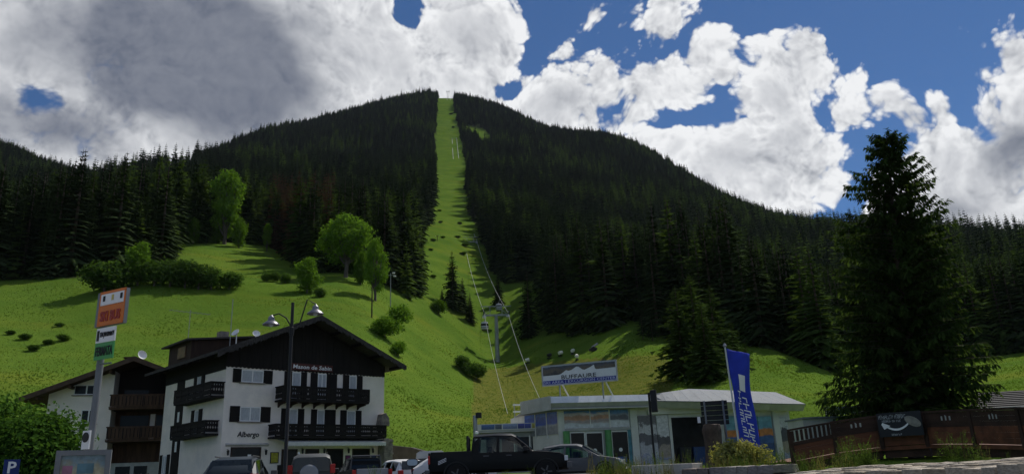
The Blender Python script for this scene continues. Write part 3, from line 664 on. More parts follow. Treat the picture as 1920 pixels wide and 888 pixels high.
# ---- meadow grass: uncountable tufts
tcol = bpy.data.collections.new('grass_prototypes')
M_GRASS = leaf_mat('grass_blades', (.098, .168, .024), .12, .55)
M_GRASSY = leaf_mat('flowering_grass', (.150, .165, .022), .12, .5)
for i in range(4):
    R = random.Random(400+i); V = []; Fc = []
    for _ in range(14):
        a = R.uniform(0, 6.28); r0 = R.uniform(0, .5); x, y = r0*math.cos(a), r0*math.sin(a); hh = R.uniform(.5, 1.1); l = R.uniform(.1, .4); a2 = R.uniform(0, 6.28); w = .07; j = len(V)
        V += [(x-w*math.sin(a2), y+w*math.cos(a2), -.1), (x+w*math.sin(a2), y-w*math.cos(a2), -.1), (x+l*math.cos(a2), y+l*math.sin(a2), hh)]; Fc.append((j, j+1, j+2))
    o = bpy.data.objects.new('tuft_%d' % i, pymesh('tuft', V, Fc, M_GRASSY if i == 3 else M_GRASS)); tcol.objects.link(o)
NG_ = 90000
gd = 76*np.exp(rng.random(NG_)*math.log(270/76)); ga = rng.uniform(rad(-36), rad(36), NG_); gx = gd*np.sin(ga); gy = gd*np.cos(ga); gzz = ground_z(gx, gy)
okg = is_meadow(gx, gy, gzz, gd); gx, gy, gzz, gd = (q[okg] for q in (gx, gy, gzz, gd))
pat = VNC(gx/22, gy/9)+VNA(gx/6, gy/4)*.5
gi = np.where((pat > .2) & (rng.random(len(gx)) < .3), 3, rng.integers(0, 3, len(gx)))
scatter_mass('meadow_grass', np.stack([gx, gy, gzz], -1), (.07+.09*rng.random(len(gx))+.10*np.clip(VNB(gx/7, gy/7)*3, 0, 1)).astype(np.float32), rng.uniform(0, 6.28, len(gx)).astype(np.float32), gi.astype(np.int32), tcol, 'long meadow grass on the lower slopes')
# ------------------------------------------------------------------ village ground
M_ASPH = mat('asphalt', (.055, .055, .058), .9, .2, 1.2, .4, 40)
M_LANE = mat('lane_gravel', (.16, .15, .13), .95, .25, 1.5, .5, 30)
b = MB(); b.add([(-500, -500, 0), (500, -500, 0), (500, 10.9, 0), (-500, 10.9, 0)], [(0, 1, 2, 3)]); o = b.build('lane', M_LANE); o['kind'] = 'structure'
b = MB(); b.add([(6.5, 12, -.75), (60, 12, -.75), (60, 47, -.75), (6.5, 47, -.75)], [(0, 1, 2, 3)]); o = b.build('river', mat('river_water', (.03, .05, .05), .12, .3, 2, .3, 6, spec=.5)); o['kind'] = 'structure'
xs, ys = np.meshgrid(np.linspace(-34, 6, 41), np.linspace(13.5, 53, 41)); zs = near_z(xs, ys)+.012
o = link('parking_lot', grid_mesh('parking_lot', xs, ys, zs, M_ASPH)); o['kind'] = 'structure'
# ------------------------------------------------------------------ shared building materials
M_PLASTER = mat('white_plaster', (.82, .745, .665), .92, .05, 1.2, .25, 30, wear=(.68, .63, .58))
M_WOOD = mat('dark_wood', (.011, .0085, .0075), .85, .4, 4, .4, 20, stretch=(1, 1, .15))
M_WOOD2 = mat('brown_wood', (.038, .023, .016), .85, .35, 4, .4, 20, stretch=(1, 1, .15))
M_FRAME = mat('white_frame', (.75, .75, .73), .5, .05, 3)
M_CURT = mat('net_curtain', (.42, .44, .46), .8, .25, 9, stretch=(6, 6, .3))
M_GLASS = mat('window_glass', (.012, .013, .015), .2, .3, 1.5, spec=.15)
M_ROOF = mat('grey_shingle', (.050, .045, .042), .9, .3, 5, .6, 30)
M_STONE = mat('rough_stone', (.23, .20, .17), .95, .35, 3, .8, 14)
M_GREYM = mat('grey_metal', (.30, .31, .32), .5, .1, 2, metal=.6)
M_BLACKM = mat('black_iron', (.012, .012, .013), .5, .2, 4)
M_WHITE = mat('white_paint', (.78, .78, .78), .5, .04, 3)
def text_mesh(s, size, ext=.01, shear=0.0, align='LEFT', bold=0.0, sx=1.0):
    cu = bpy.data.curves.new('lettering', 'FONT'); cu.body = s; cu.size = size; cu.extrude = ext; cu.shear = shear; cu.align_x = align; cu.offset = bold; cu.resolution_u = 2
    ob = bpy.data.objects.new('lettering', cu); COL.objects.link(ob)
    me = bpy.data.meshes.new_from_object(ob.evaluated_get(bpy.context.evaluated_depsgraph_get()))
    bpy.data.objects.remove(ob); bpy.data.curves.remove(cu); me.name = 'lettering'
    R90 = Matrix.Rotation(rad(90), 4, 'X'); me.transform(R90 @ Matrix.Diagonal((sx, 1, 1, 1))); return me
def lettering(s, size, m, parent, loc, rz=0.0, width=None, **kw):   # upright text in the local xz plane, read from -y
    me = text_mesh(s, size, **kw)
    if width:
        xs_ = [v.co.x for v in me.vertices]; k = width/(max(xs_)-min(xs_)); me.transform(Matrix.Diagonal((k, 1, 1, 1)))
    me.materials.clear(); me.materials.append(m); o = link('lettering', me, parent, loc, rz); return o
def glyphs(n, seed, h=1.0, gaps=()):             # strokes too worn to read: uneven upright marks with cross strokes
    R = random.Random(seed); b = MB(); x = 0.0
    for i in range(n):
        if i in gaps: x += .45*h; continue
        w = h*R.uniform(.42, .62); t = .13*h; hh = h*R.uniform(.72, 1.0)
        b.box(x, x+t, -.004, .004, 0, hh)
        k = R.random()
        zc = hh*R.choice((0, .43, .86)); b.box(x+t+.002, x+w, -.004, .004, zc, zc+t)
        if k > .35: b.box(x+w-t, x+w, -.0039, .0039, zc+t+.002 if zc < hh*.5 else 0, hh if zc < hh*.5 else zc-.002)
        x += w+.14*h
    return b.mesh('lettering', M_WHITE)
def scrawl(n, seed, size, m, parent, loc, width, gaps=()):
    me = glyphs(n, seed, size, gaps); xs_ = [v.co.x for v in me.vertices]; k = width/(max(xs_)-min(xs_)); me.transform(Matrix.Diagonal((k, 1, 1, 1))); me.materials.clear(); me.materials.append(m)
    return link('lettering', me, parent, loc)
def plank_rail(b, L, z0, z1, pw=.16, y=0.0, th=.03):                 # sawn balusters with waisted sides
    n = max(1, int(L/pw)); w = L/n; h = z1-z0
    for i in range(n):
        x = i*w; e = .006
        pl = [(x+e, z0), (x+w-e, z0), (x+w-e, z0+.28*h), (x+w-.32*w, z0+.42*h), (x+w-e, z0+.56*h), (x+w-e, z0+.74*h), (x+w-.16*w, z0+.82*h), (x+w-e, z0+.9*h), (x+w-e, z1), (x+e, z1), (x+e, z0+.9*h), (x+.16*w, z0+.82*h), (x+e, z0+.74*h), (x+e, z0+.56*h), (x+.32*w, z0+.42*h), (x+e, z0+.28*h)]
        b.prism(pl, y, y+th)
    return b
def balcony(parent, x0, x1, depth, zf, zt, name='balcony', m=M_WOOD, brackets=0, post=1.25, out=-1, frame=None, pw=.16):
    """balcony along local x, standing out to -y of the parent frame"""
    P = frame if frame is not None else parent
    s = MB().box(x0, x1, -depth, -.002, zf-.13, zf).build('balcony', M_WOOD, P)
    L = x1-x0; n = max(1, round(L/post)); w = L/n
    me = plank_rail(MB(), w-.10, zf+.10, zt-.06, pw).mesh('railing_panel', m)
    for i in range(n): link('railing_panel', me, s, (x0+i*w+.05, -depth, 0))
    sd = plank_rail(MB(), depth-.12, zf+.10, zt-.06, pw).mesh('railing_panel', m)
    for xx in (x0+.03, x1): link('railing_panel', sd, s, (xx, -depth+.06, 0), rad(90))
    r = MB()
    r.box(x0-.03, x1+.03, -depth-.05, -depth+.07, zt-.06, zt); r.box(x0-.03, x0+.09, -depth+.07, 0, zt-.06, zt); r.box(x1-.09, x1+.03, -depth+.07, 0, zt-.06, zt); r.box(x0, x1, -depth-.015, -depth+.05, zf+.001, zf+.07)
    r.build('handrail', m, s)
    for i in range(n+1):
        xx = x0+i*w; MB().box(xx-.05, xx+.05, -depth-.02, -depth+.05, zf, zt-.06).build('post', m, s)
    for i in range(brackets):
        xx = x0+.3+i*(L-.6)/(brackets-1); MB().prism([(-depth+.05, zf-.14), (-.002, zf-.14), (-.002, zf-.5), (-.25, zf-.34), (-depth+.05, zf-.24)], xx-.06, xx+.06, 'x').build('bracket', M_WOOD2, s)
    return s
def window(parent, x0, x1, z0, z1, y=0.0, leaves=2, shutters=(0, 0), m=M_FRAME, sm=M_WOOD, pane=M_CURT, sill=True, sh_drop=0.0):
    """window in the local xz plane facing -y; shutters = widths left, right"""
    f = MB(); t = .07; d = .05
    f.box(x0, x1, y-d, y-.003, z0, z0+t); f.box(x0, x1, y-d, y-.003, z1-t, z1); f.box(x0, x0+t, y-d, y-.003, z0+t, z1-t); f.box(x1-t, x1, y-d, y-.003, z0+t, z1-t)
    lw = (x1-x0-2*t)/leaves
    for i in range(1, leaves): xx = x0+t+i*lw; f.box(xx-.05, xx+.05, y-d, y-.003, z0+t, z1-t)
    w = f.build('window', m, parent)
    for i in range(leaves): a = x0+t+i*lw+(.05 if i else 0); e = x0+t+(i+1)*lw-(.05 if i < leaves-1 else 0); MB().box(a, e, y-.022, y-.004, z0+t, z1-t).build('pane', pane, w)
    if sill: MB().box(x0-.12, x1+.12, y-.16, y-.003, z0-.09, z0-.01).build('sill', M_STONE, w)
    for sgn, sw in zip((-1, 1), shutters):
        if sw:
            a, e = (x0-sw, x0-.01) if sgn < 0 else (x1+.01, x1+sw)
            s_ = MB(); s_.box(a, e, y-.07, y-.02, z0-.05-sh_drop, z1+.04)
            for k in range(7): zz = z0+(z1-z0)*(k+.5)/7; s_.box(a+.06, e-.06, y-.085, y-.0702, zz-.03, zz+.03)
            s_.build('shutter', sm, w)
    return w
# ------------------------------------------------------------------ hotel
HO = at(418, 780, 58); HZ = 1.75
hotel = thing('hotel', 'white plastered hotel with dark wooden gable and carved balconies', 'hotel', (HO.x, HO.y, HZ), rad(44))
XW, YD, ZT = 13.3, 11.3, 8.02
MB().box(0, XW, 0, YD, -1.2, ZT).build('wall', M_PLASTER, hotel)
RX, RZ_, EL_, ER_, EZ = 6.4, 12.0, -1.4, 14.3, 8.72
sl = (RZ_-EZ)/(RX-EL_)
def rz_at(x): return RZ_-.3-abs(x-RX)*sl
# timber gable: vertical boards, each its own piece
gb = MB().prism([(0, ZT+.002), (XW, ZT+.002), (XW, rz_at(XW)), (RX, rz_at(RX)), (0, rz_at(0))], .02, YD-.02).build('gable', M_WOOD, hotel)
R = random.Random(3)
nb = 44
for i in range(nb):
    x0 = -.02+i*(XW+.04)/nb; x1 = x0+(XW+.04)/nb-.012; xm = (x0+x1)/2
    zt = rz_at(xm)-.05; zb = ZT-.10-R.uniform(0, .03)
    y0 = -.06-R.uniform(0, .03)
    MB().add([(x0, y0, zb+.06), (xm, y0, zb), (x1, y0, zb+.06), (x1, y0, rz_at(x1)-.04), (x0, y0, rz_at(x0)-.04), (x0, .015, zb+.06), (xm, .015, zb), (x1, .015, zb+.06), (x1, .015, rz_at(x1)-.04), (x0, .015, rz_at(x0)-.04)],
             [(0, 1, 2, 3, 4), (9, 8, 7, 6, 5), (0, 5, 6, 1), (1, 6, 7, 2), (2, 7, 8, 3), (3, 8, 9, 4), (4, 9, 5, 0)]).build('board', M_WOOD, gb)
MB().box(-.06, .0-.002, 0.0, YD, ZT-.25, rz_at(0)).build('cladding', M_WOOD, hotel)
# roof
YF, YB = -1.7, YD+1.0
rm = MB()
for e in (EL_, ER_):
    a = [(RX, RZ_), (e, RZ_-abs(e-RX)*sl), (e, RZ_-abs(e-RX)*sl-.16), (RX, RZ_-.16)]
    rm.prism(a, YF, YB)
roof = rm.build('roof', M_ROOF, hotel)
for side, e in ((-1, EL_), (1, ER_)):           # verge boards with hanging ragged shingle edge
    v = MB(); n = 60
    for i in range(n):
        xa = RX+(e-RX)*i/n; xb = RX+(e-RX)*(i+.86)/n; za = RZ_-abs(xa-RX)*sl; zb = RZ_-abs(xb-RX)*sl; dp = .30+R.uniform(0, .16)
        v.add([(xa, YF-.04, za+.03), (xb, YF-.04, zb+.03), (xb, YF-.04, zb-dp), (xa, YF-.04, za-dp*R.uniform(.7, 1.1)), (xa, YF+.03, za+.03), (xb, YF+.03, zb+.03), (xb, YF+.03, zb-dp), (xa, YF+.03, za-dp*.9)],
              [(0, 1, 2, 3), (7, 6, 5, 4), (0, 4, 5, 1), (1, 5, 6, 2), (2, 6, 7, 3), (3, 7, 4, 0)])
    v.build('verge_board', M_ROOF, roof)
    # shingle courses on the slope
    c = MB(); m_ = 22
    for i in range(m_):
        xa = RX+(e-RX)*i/m_; xb = RX+(e-RX)*(i+1.04)/m_; za = RZ_-abs(xa-RX)*sl; zb = RZ_-abs(xb-RX)*sl
        c.add([(xa, YF, za+.01), (xb, YF, zb+.05), (xb, YB, zb+.05), (xa, YB, za+.01), (xb, YF, zb-.01), (xb, YB, zb-.01)], [(0, 1, 2, 3), (1, 4, 5, 2), (0, 4, 1), (3, 2, 5), (0, 3, 5, 4)])
    c.build('shingle_courses', M_ROOF, roof)
for i in range(9):                               # purlin heads under the overhang
    x = EL_+.5+i*(ER_-EL_-1.0)/8; MB().box(x-.10, x+.10, YF+.1, -.08, rz_at(x)-.10, rz_at(x)+.10).build('purlin', M_WOOD, roof)
for i in range(10): y = .4+i*1.15; MB().prism([(EL_+.08, RZ_-abs(EL_+.08-RX)*sl-.17), (0, RZ_-RX*sl-.18), (0, RZ_-RX*sl-.36), (EL_+.08, RZ_-abs(EL_+.08-RX)*sl-.33)], y-.08, y+.08).build('rafter', M_WOOD, roof)
# dormer on the left slope
dz = RZ_-abs(1.0-RX)*sl
dm = MB().prism([(-.6, dz-1.0), (-.6, dz+.75), (4.2, dz+1.35), (4.2, dz+1.2)], 5.2, 9.6).build('dormer', M_WOOD2, hotel)
MB().prism([(-1.1, dz+.72), (4.6, dz+1.42), (4.6, dz+1.56), (-1.1, dz+.86)], 4.8, 10.0).build('dormer_roof', M_ROOF, dm)
MB().box(-.68, -.605, 6.1, 7.6, dz-.35, dz+.5).build('dormer_window', mat('warm_window', (.16, .10, .05), .4, .4, 2), dm)
# front windows
window(hotel, 1.12, 2.79, 6.92, 7.80, shutters=(.62, .70)); window(hotel, 1.18, 2.72, 4.20, 5.20, shutters=(.72, .76))
for z0, z1, cols in ((5.80, 7.86, ((5.06, 5.78, .62, .50), (7.20, 7.95, .6, .92), (9.98, 10.66, .56, .54))), (3.16, 5.14, ((4.95, 5.65, .62, .52), (7.25, 7.88, .5, .96), (9.83, 10.62, .56, .54)))):
    for (a, e, s0, s1) in cols: window(hotel, a, e, z0, z1, leaves=1 if e-a < .73 or s1 < .6 else 2, shutters=(s0, s1), sill=False)
balcony(hotel, 3.78, 11.1, 1.2, 5.72, 6.70, brackets=8); balcony(hotel, 3.38, 12.7, 1.2, 3.12, 4.0)
# stone pillar carrying the terrace corner
pl = MB().box(12.55, 13.38, -1.15, -.32, -1.2, 2.95).build('stone_pillar', M_STONE, hotel)
for k in range(26):
    zz = -1.0+k*.155; MB().box(12.5+R.uniform(0, .1), 12.5+R.uniform(.4, .92), -1.2-R.uniform(0, .05), -1.1, zz, zz+.13).build('stone', M_STONE, pl)
pk = MB().prism([(12.5, 4.0), (13.35, 4.0), (13.3, 4.6), (13.0, 5.0), (12.7, 4.9)], -.75, -.05).build('stone_chimney', M_STONE, hotel)
for k in range(7): MB().cbox(12.75+R.uniform(0, .4), -.76, 4.1+k*.12, .3+R.random()*.2, .08, .1).build('stone', M_STONE, pk)
# awning under the first balcony
aw = MB().prism([(-1.35, 2.72), (-.003, 3.0), (-.003, 2.94), (-1.35, 2.66)], 4.2, 12.6, 'x').build('awning', mat('awning_cloth', (.55, .55, .53), .9, .1, 6), hotel)
fr = MB()
for i in range(40):
    x0 = 4.2+i*.21; fr.prism([(x0+.005, 2.72), (x0+.205, 2.72), (x0+.205, 2.50), (x0+.15, 2.43), (x0+.06, 2.43), (x0+.005, 2.50)], -1.38, -1.355)
fr.build('fringe', MATS['awning_cloth'], aw)
# ground floor
def opening(x0, x1, z0, z1, nm='door', m=None):
    d_ = MB().box(x0, x1, -.03, -.003, z0, z1).build(nm, m or M_GLASS, hotel); f = MB()
    f.box(x0-.09, x0, -.07, -.003, z0, z1+.09); f.box(x1, x1+.09, -.07, -.003, z0, z1+.09); f.box(x0, x1, -.07, -.003, z1, z1+.09); f.build('frame', M_WOOD2, d_); return d_
opening(.80, 2.83, -1, 2.36)
MB().box(1.95, 2.2, -.045, -.031, 1.55, 1.95).build('notice', M_WHITE, hotel)
MB().prism([(-.18, 2.62), (-.003, 2.72), (-.003, 2.5), (-.12, 2.55)], .32, 3.45, 'x').build('door_cornice', mat('grey_plaster', (.5, .48, .46), .9, .1), hotel)
for a, e in ((4.6, 5.65), (6.5, 7.44), (8.25, 9.5), (10.5, 11.9)): opening(a, e, -.6 if a == 8.25 else .6, 2.2, 'door' if a == 8.25 else 'window')
for x, z in ((.42, 2.05), (3.2, 2.05), (6.05, 2.1), (7.85, 2.1), (9.95, 2.1), (12.15, 2.1)):
    l = MB(); l.bar((x, -.003, z+.25), (x, -.28, z+.25), .025); l.lathe([(.01, .22), (.13, .14), (.09, .12), (.07, -.12), (.02, -.16)], 8, (x, -.26, z)); l.build('wall_lantern', M_BLACKM, hotel)
for x0, x1, z0, z1, c, nm in ((3.7, 4.23, 1.38, 2.04, (.35, .33, .03), 'menu_case'), (9.86, 10.2, .9, 1.75, (.22, .03, .16), 'poster'), (12.22, 12.52, .9, 1.7, (.03, .10, .28), 'poster')):
    q = MB().box(x0, x1, -.06, -.003, z0, z1).build(nm, mat(nm+'_%d' % int(x0*10), c, .5, .3, 5), hotel); f = MB(); t = .05
    f.box(x0-t, x1+t, -.075, -.003, z1, z1+t); f.box(x0-t, x1+t, -.075, -.003, z0-t, z0); f.box(x0-t, x0, -.075, -.003, z0, z1); f.box(x1, x1+t, -.075, -.003, z0, z1); f.build('frame', M_BLACKM, q)
lettering('Albergo', .52, M_BLACKM, hotel, (1.11, -.02, 3.14), width=1.62, ext=.012, bold=.008, shear=.12)
nbd = MB().box(4.9, 8.4, -.16, -.10, 8.02, 8.52).build('name_board', mat('red_brown_board', (.075, .022, .018), .7, .2, 4), hotel)
lettering('Mason de Sabin', .42, M_WHITE, nbd, (5.0, -.175, 8.13), width=3.25, ext=.008, bold=.006, shear=.1)
# left face: frame turned so that local -y looks out of the wall
def side_xf(o):                                  # lay a piece built on the front onto the left face
    o.matrix_parent_inverse = Matrix.Identity(4); o.rotation_euler = (0, 0, rad(-90)); o.location = (0, YD, 0); return o
def sx(y): return YD-y
side_xf(balcony(hotel, sx(6.6), sx(.0), 1.0, 5.90, 6.88)); side_xf(balcony(hotel, sx(6.7), sx(.55), 1.0, 3.40, 4.30))
for z0, z1 in ((5.9, 7.9), (3.4, 5.3)): side_xf(window(hotel, sx(4.9), sx(4.15), z0, z1, leaves=1, shutters=(.6, .6), sill=False))
side_xf(window(hotel, sx(10.5), sx(9.6), 1.0, 2.35, shutters=(.55, .55)))
stp = side_xf(MB().box(sx(8.75), sx(7.3), -.06, -.003, -.2, ZT-.1).build('stair_panel', M_WOOD, hotel))
for z0 in (4.7, 2.5): MB().box(sx(8.1), sx(7.75), -.09, -.061, z0, z0+.75).build('slit_window', M_FRAME, stp)
# antenna, mast, chimney on the roof
chm = MB().box(3.2, 3.9, 9.0, 9.8, RZ_-1.6, RZ_+.2).build('chimney', M_STONE, hotel)
an = MB(); an.tube([(0, 0, -1.2), (0, 0, 3.3)], .03, 6); an.build('mast', M_GREYM, hotel, loc=(1.6, 3.4, dz+.6))
def dish(name, p, r, face, parent=None, label=None):
    d_ = MB(); d_.lathe([(.02, .0), (r*.5, .05*r/.4), (r*.85, .16*r/.4), (r, .25*r/.4), (r*.97, .26*r/.4), (r*.8, .17*r/.4), (.02, .03)], 16)
    q = Vector(face).to_track_quat('Z', 'Y').to_matrix().to_4x4(); d_.xf(q); d_.tube([(0, 0, 0), Vector(face).normalized()*.5*r+Vector((0, 0, -.1))], .02, 5); d_.tube([(0, 0, 0), (0, 0, -.9)], .035, 6)
    return d_.build(name, M_WHITE, parent, loc=p, smooth=True)
dish('satellite_dish', (1.55, 2.2, dz+1.0), .32, (-.8, -.3, .6), hotel); dish('satellite_dish', (2.5, 1.0, dz+.85), .28, (-.2, -.9, .5), hotel)
ae = MB(); ae.tube([(0, 0, -1), (0, 0, 2.3)], .025, 5); ae.bar((-1.6, 0, 2.1), (1.6, 0, 2.1), .03)
for k in range(9): ae.bar((-1.5+k*.37, -.35, 2.1), (-1.5+k*.37, .35, 2.1), .018)
ae.build('antenna', M_GREYM, hotel, loc=(-.2, 7.0, dz+1.2))
# ------------------------------------------------------------------ neighbour chalet
M_WOOD3 = mat('warm_brown_wood', (.075, .043, .026), .85, .35, 4, .4, 20, stretch=(1, 1, .15))
NO = at(205, 800, 72)
nb_ = thing('chalet', 'smaller white and brown chalet left of the hotel, half hidden', 'house', (NO.x, NO.y, 2.0), rad(14))
MB().box(-4.75, 0, 0, 9, 1.78, 6.6).build('wall', M_PLASTER, nb_); MB().prism([(-4.75, 6.602), (0, 6.602), (0, 9.1), (-4.75, 7.3)], .0, 9).build('upper_wall', M_PLASTER, nb_)
MB().box(-4.6, 7, .8, 8.8, -1, 1.776).build('ground_floor', mat('grey_green_plaster', (.42, .44, .40), .9, .1), nb_)
MB().box(.004, 8, 1.6, 9, 1.8, 8.2).build('timber_wall', M_WOOD3, nb_)
tg = MB().prism([(.004, 7.4), (8, 7.4), (1.65, 9.75), (.004, 9.2)], 1.55, 9); tg.build('gable', M_WOOD, nb_)
rm = MB(); s2 = .40
for e in (-6.4, 9.6): rm.prism([(1.65, 10.05), (e, 10.05-abs(e-1.65)*s2), (e, 9.87-abs(e-1.65)*s2), (1.65, 9.87)], -1.5, 10)
nr = rm.build('roof', M_WOOD3, nb_)
for e in (-6.4, 9.6):
    v = MB(); v.prism([(1.65, 10.12), (e, 10.12-abs(e-1.65)*s2), (e, 9.72-abs(e-1.65)*s2), (1.65, 9.72)], -1.56, -1.5); v.build('verge_board', mat('brown_verge', (.075, .048, .032), .8, .3, 3), nr)
for x in (-5.2, -3.0, -.1, 3.4): MB().box(x-.1, x+.1, -1.3, 0, 9.5-abs(x-1.65)*s2, 9.72-abs(x-1.65)*s2).build('purlin', M_WOOD3, nr)
for x, y, h in ((-3.2, 4.0, 9.1), (.1, 4.5, 10.9)):
    c = MB(); c.box(x-.4, x+.4, y-.4, y+.4, 7, h-.25).build('chimney', M_STONE, nb_); MB().box(x-.55, x+.55, y-.55, y+.55, h-.12, h).build('chimney_cap', M_WOOD3, nb_)
dish('satellite_dish', (.9, 4.2, 11.0), .42, (.6, -.7, .3), nb_)
window(nb_, -2.94, -1.07, 7.2, 8.0, leaves=2, pane=M_GLASS); window(nb_, -2.2, -1.05, 4.9, 6.0, leaves=2, pane=M_GLASS, shutters=(0, 0))
for zf in (6.15, 3.6):
    bs = MB().box(.01, 7.6, -.9, 1.6, zf-2-.14+1.9, zf-.1+0.0).build('balcony', M_WOOD3, nb_)
    for k in range(6): MB().box(.06+k*1.25, 1.24+k*1.25, -.93, -.88, zf, zf+.86).build('railing_panel', M_WOOD3, bs)
    q = MB(); q.box(0, 7.6, -.98, -.84, zf+.86, zf+.95); q.box(0, 7.6, -.96, -.86, zf-.09, zf-.02); q.build('handrail', M_WOOD3, bs)
    for k in range(26): MB().box(.1+k*.28, .16+k*.28, -.952, -.931, zf+.08, zf+.8).build('baluster', M_WOOD, bs)
for x0, x1, z0, z1 in ((.4, 2.6, 3.7, 5.6), (3.2, 4.4, 3.7, 5.6), (.5, 2.4, 6.3, 7.7)): MB().box(x0, x1, 1.54, 1.597, z0, z1).build('window', M_GLASS, nb_)
MB().box(2.72, 3.1, 1.5, 1.59, 3.6, 5.7).build('white_post', M_PLASTER, nb_)
for x0, x1 in ((.6, 1.7), (2.0, 3.0)): MB().box(x0, x1, .74, .797, -.5, 1.5).build('garage_opening', M_GLASS, nb_)
fe = thing('garden_fence', 'low weathered picket fence in front of the small chalet', 'fence', tuple(Vector((NO.x, NO.y, 2.0))+Matrix.Rotation(rad(14), 3, 'Z') @ Vector((-.6, -3.0, 0))), rad(14))
for k in range(27): MB().box(k*.17, k*.17+.09, -.02, .02, -.1, .78+.03*(k % 3)).build('picket', mat('weathered_wood', (.20, .16, .12), .9, .3, 5), fe)
for z in (.08, .55): MB().box(-.1, 4.6, .021, .07, z, z+.08).build('rail', MATS['weathered_wood'], fe)
# ------------------------------------------------------------------ gondola valley station
M_PANEL = mat('zinc_panel', (.15, .17, .19), .75, .12, 1.5, wear=(.11, .125, .14))  # base colour darkened to offset the sun on the roof sheets
M_PANELD = mat('zinc_panel_shade_grey', (.40, .40, .39), .75, .12, 1.2)  # shade of lower fascia, wing and soffit is put into this grey
M_FASC = mat('fascia_sheet', (.66, .69, .73), .6, .06, 1.5, wear=(.54, .57, .60))  # base colour lightened to lift the shaded upper fascia
M_WALLS = mat('station_wall', (.60, .60, .57), .9, .08, 1)
M_GREEN = mat('green_column', (.09, .26, .09), .5, .15, 2)
M_TEAL = mat('teal_panel', (.07, .20, .25), .6, .25, 2)
def print_mat(name, bands, scale=1.2, chaos=.9, seed=0.0):
    """printed picture on a panel: soft colour areas stacked in height with rough borders (flat print)"""
    m = bpy.data.materials.new(name); m.use_nodes = True; g = NG(m.node_tree); g.n.clear()
    p = g.node('ShaderNodeBsdfPrincipled'); o = g.node('ShaderNodeOutputMaterial'); g.l.new(p.outputs[0], o.inputs[0])
    tc = g.node('ShaderNodeTexCoord').outputs['Object']; sep = g.node('ShaderNodeSeparateXYZ'); g.l.new(tc, sep.inputs[0])
    v = g.vec('ADD', tc, (seed, seed*.7, seed*.3)); n = g.noise(v, scale, 6.0, .68); n2 = g.noise(v, scale*4, 4.0, .6)
    h = g.math('ADD', sep.outputs[2], g.math('MULTIPLY', g.math('SUBTRACT', n, .5), chaos))
    c = None
    for z, col in bands:
        dk = tuple(x*.75 for x in col); cc = g.mix(g.step(n2, .3, .7), dk, tuple(min(1, x*1.15) for x in col))
        c = cc if c is None else g.mix(g.step(h, z-.08, z+.08), c, cc)
    g.l.new(c, p.inputs['Base Color']); p.inputs['Roughness'].default_value = .35; return m
SO = at(1035, 860, 62); SZ = 1.75; SA = rad(11)
st = thing('lift_station', 'low white gondola station with grey metal fascia and printed windows', 'station', (SO.x, SO.y, SZ), SA)
# ground plan
MB().box(1.2, 21.4, 1.6, 9.5, -1, 4.7).build('wall', M_WALLS, st)
MB().prism([(1.2, 1.6), (1.2, 9.5), (-1.4, 9.5), (-1.0, 6.2)], -1, 4.7, 'z').build('wing_wall', M_WALLS, st)
# fascia : every panel a piece, upper tilted sheet over lower upright sheet
fc = MB().prism([(.2, .12), (8.6, .12), (8.6, 9.0), (-1.2, 9.0), (-1.5, 4.6)], 4.7, 4.78, 'z').build('roof_deck', M_PANELD, st)
for i in range(8):
    x0 = .12+i*1.06; x1 = x0+1.05
    MB().add([(x0, 0, 5.18), (x1, 0, 5.18), (x1, .34, 5.72), (x0, .34, 5.72), (x0, .06, 5.18), (x1, .06, 5.18), (x1, .40, 5.72), (x0, .40, 5.72)], [(0, 1, 2, 3), (7, 6, 5, 4), (0, 4, 5, 1), (1, 5, 6, 2), (2, 6, 7, 3), (3, 7, 4, 0)]).build('fascia_panel', M_FASC, st)
    MB().prism([(.0, 5.175), (.06, 5.175), (.55, 4.66), (.48, 4.66)], x0, x1, 'x').build('fascia_panel', M_PANELD, st)
wd = Vector((-1.55, 4.5, 0)); wl = wd.length; wu = wd.normalized(); wn = Vector((-wu.y, wu.x, 0))
for i in range(4):
    a = Vector((.10, .02, 0))+wu*(i*wl/4); e = Vector((.10, .02, 0))+wu*((i+1)*wl/4-.012)
    MB().add([a+Vector((0, 0, 4.66)), e+Vector((0, 0, 4.66)), e+Vector((0, 0, 5.74)), a+Vector((0, 0, 5.74)), a-wn*.06+Vector((0, 0, 4.66)), e-wn*.06+Vector((0, 0, 4.66)), e-wn*.06+Vector((0, 0, 5.74)), a-wn*.06+Vector((0, 0, 5.74))],
             [(0, 1, 2, 3), (7, 6, 5, 4), (0, 4, 5, 1), (1, 5, 6, 2), (2, 6, 7, 3), (3, 7, 4, 0)]).build('fascia_panel', M_PANELD, st)
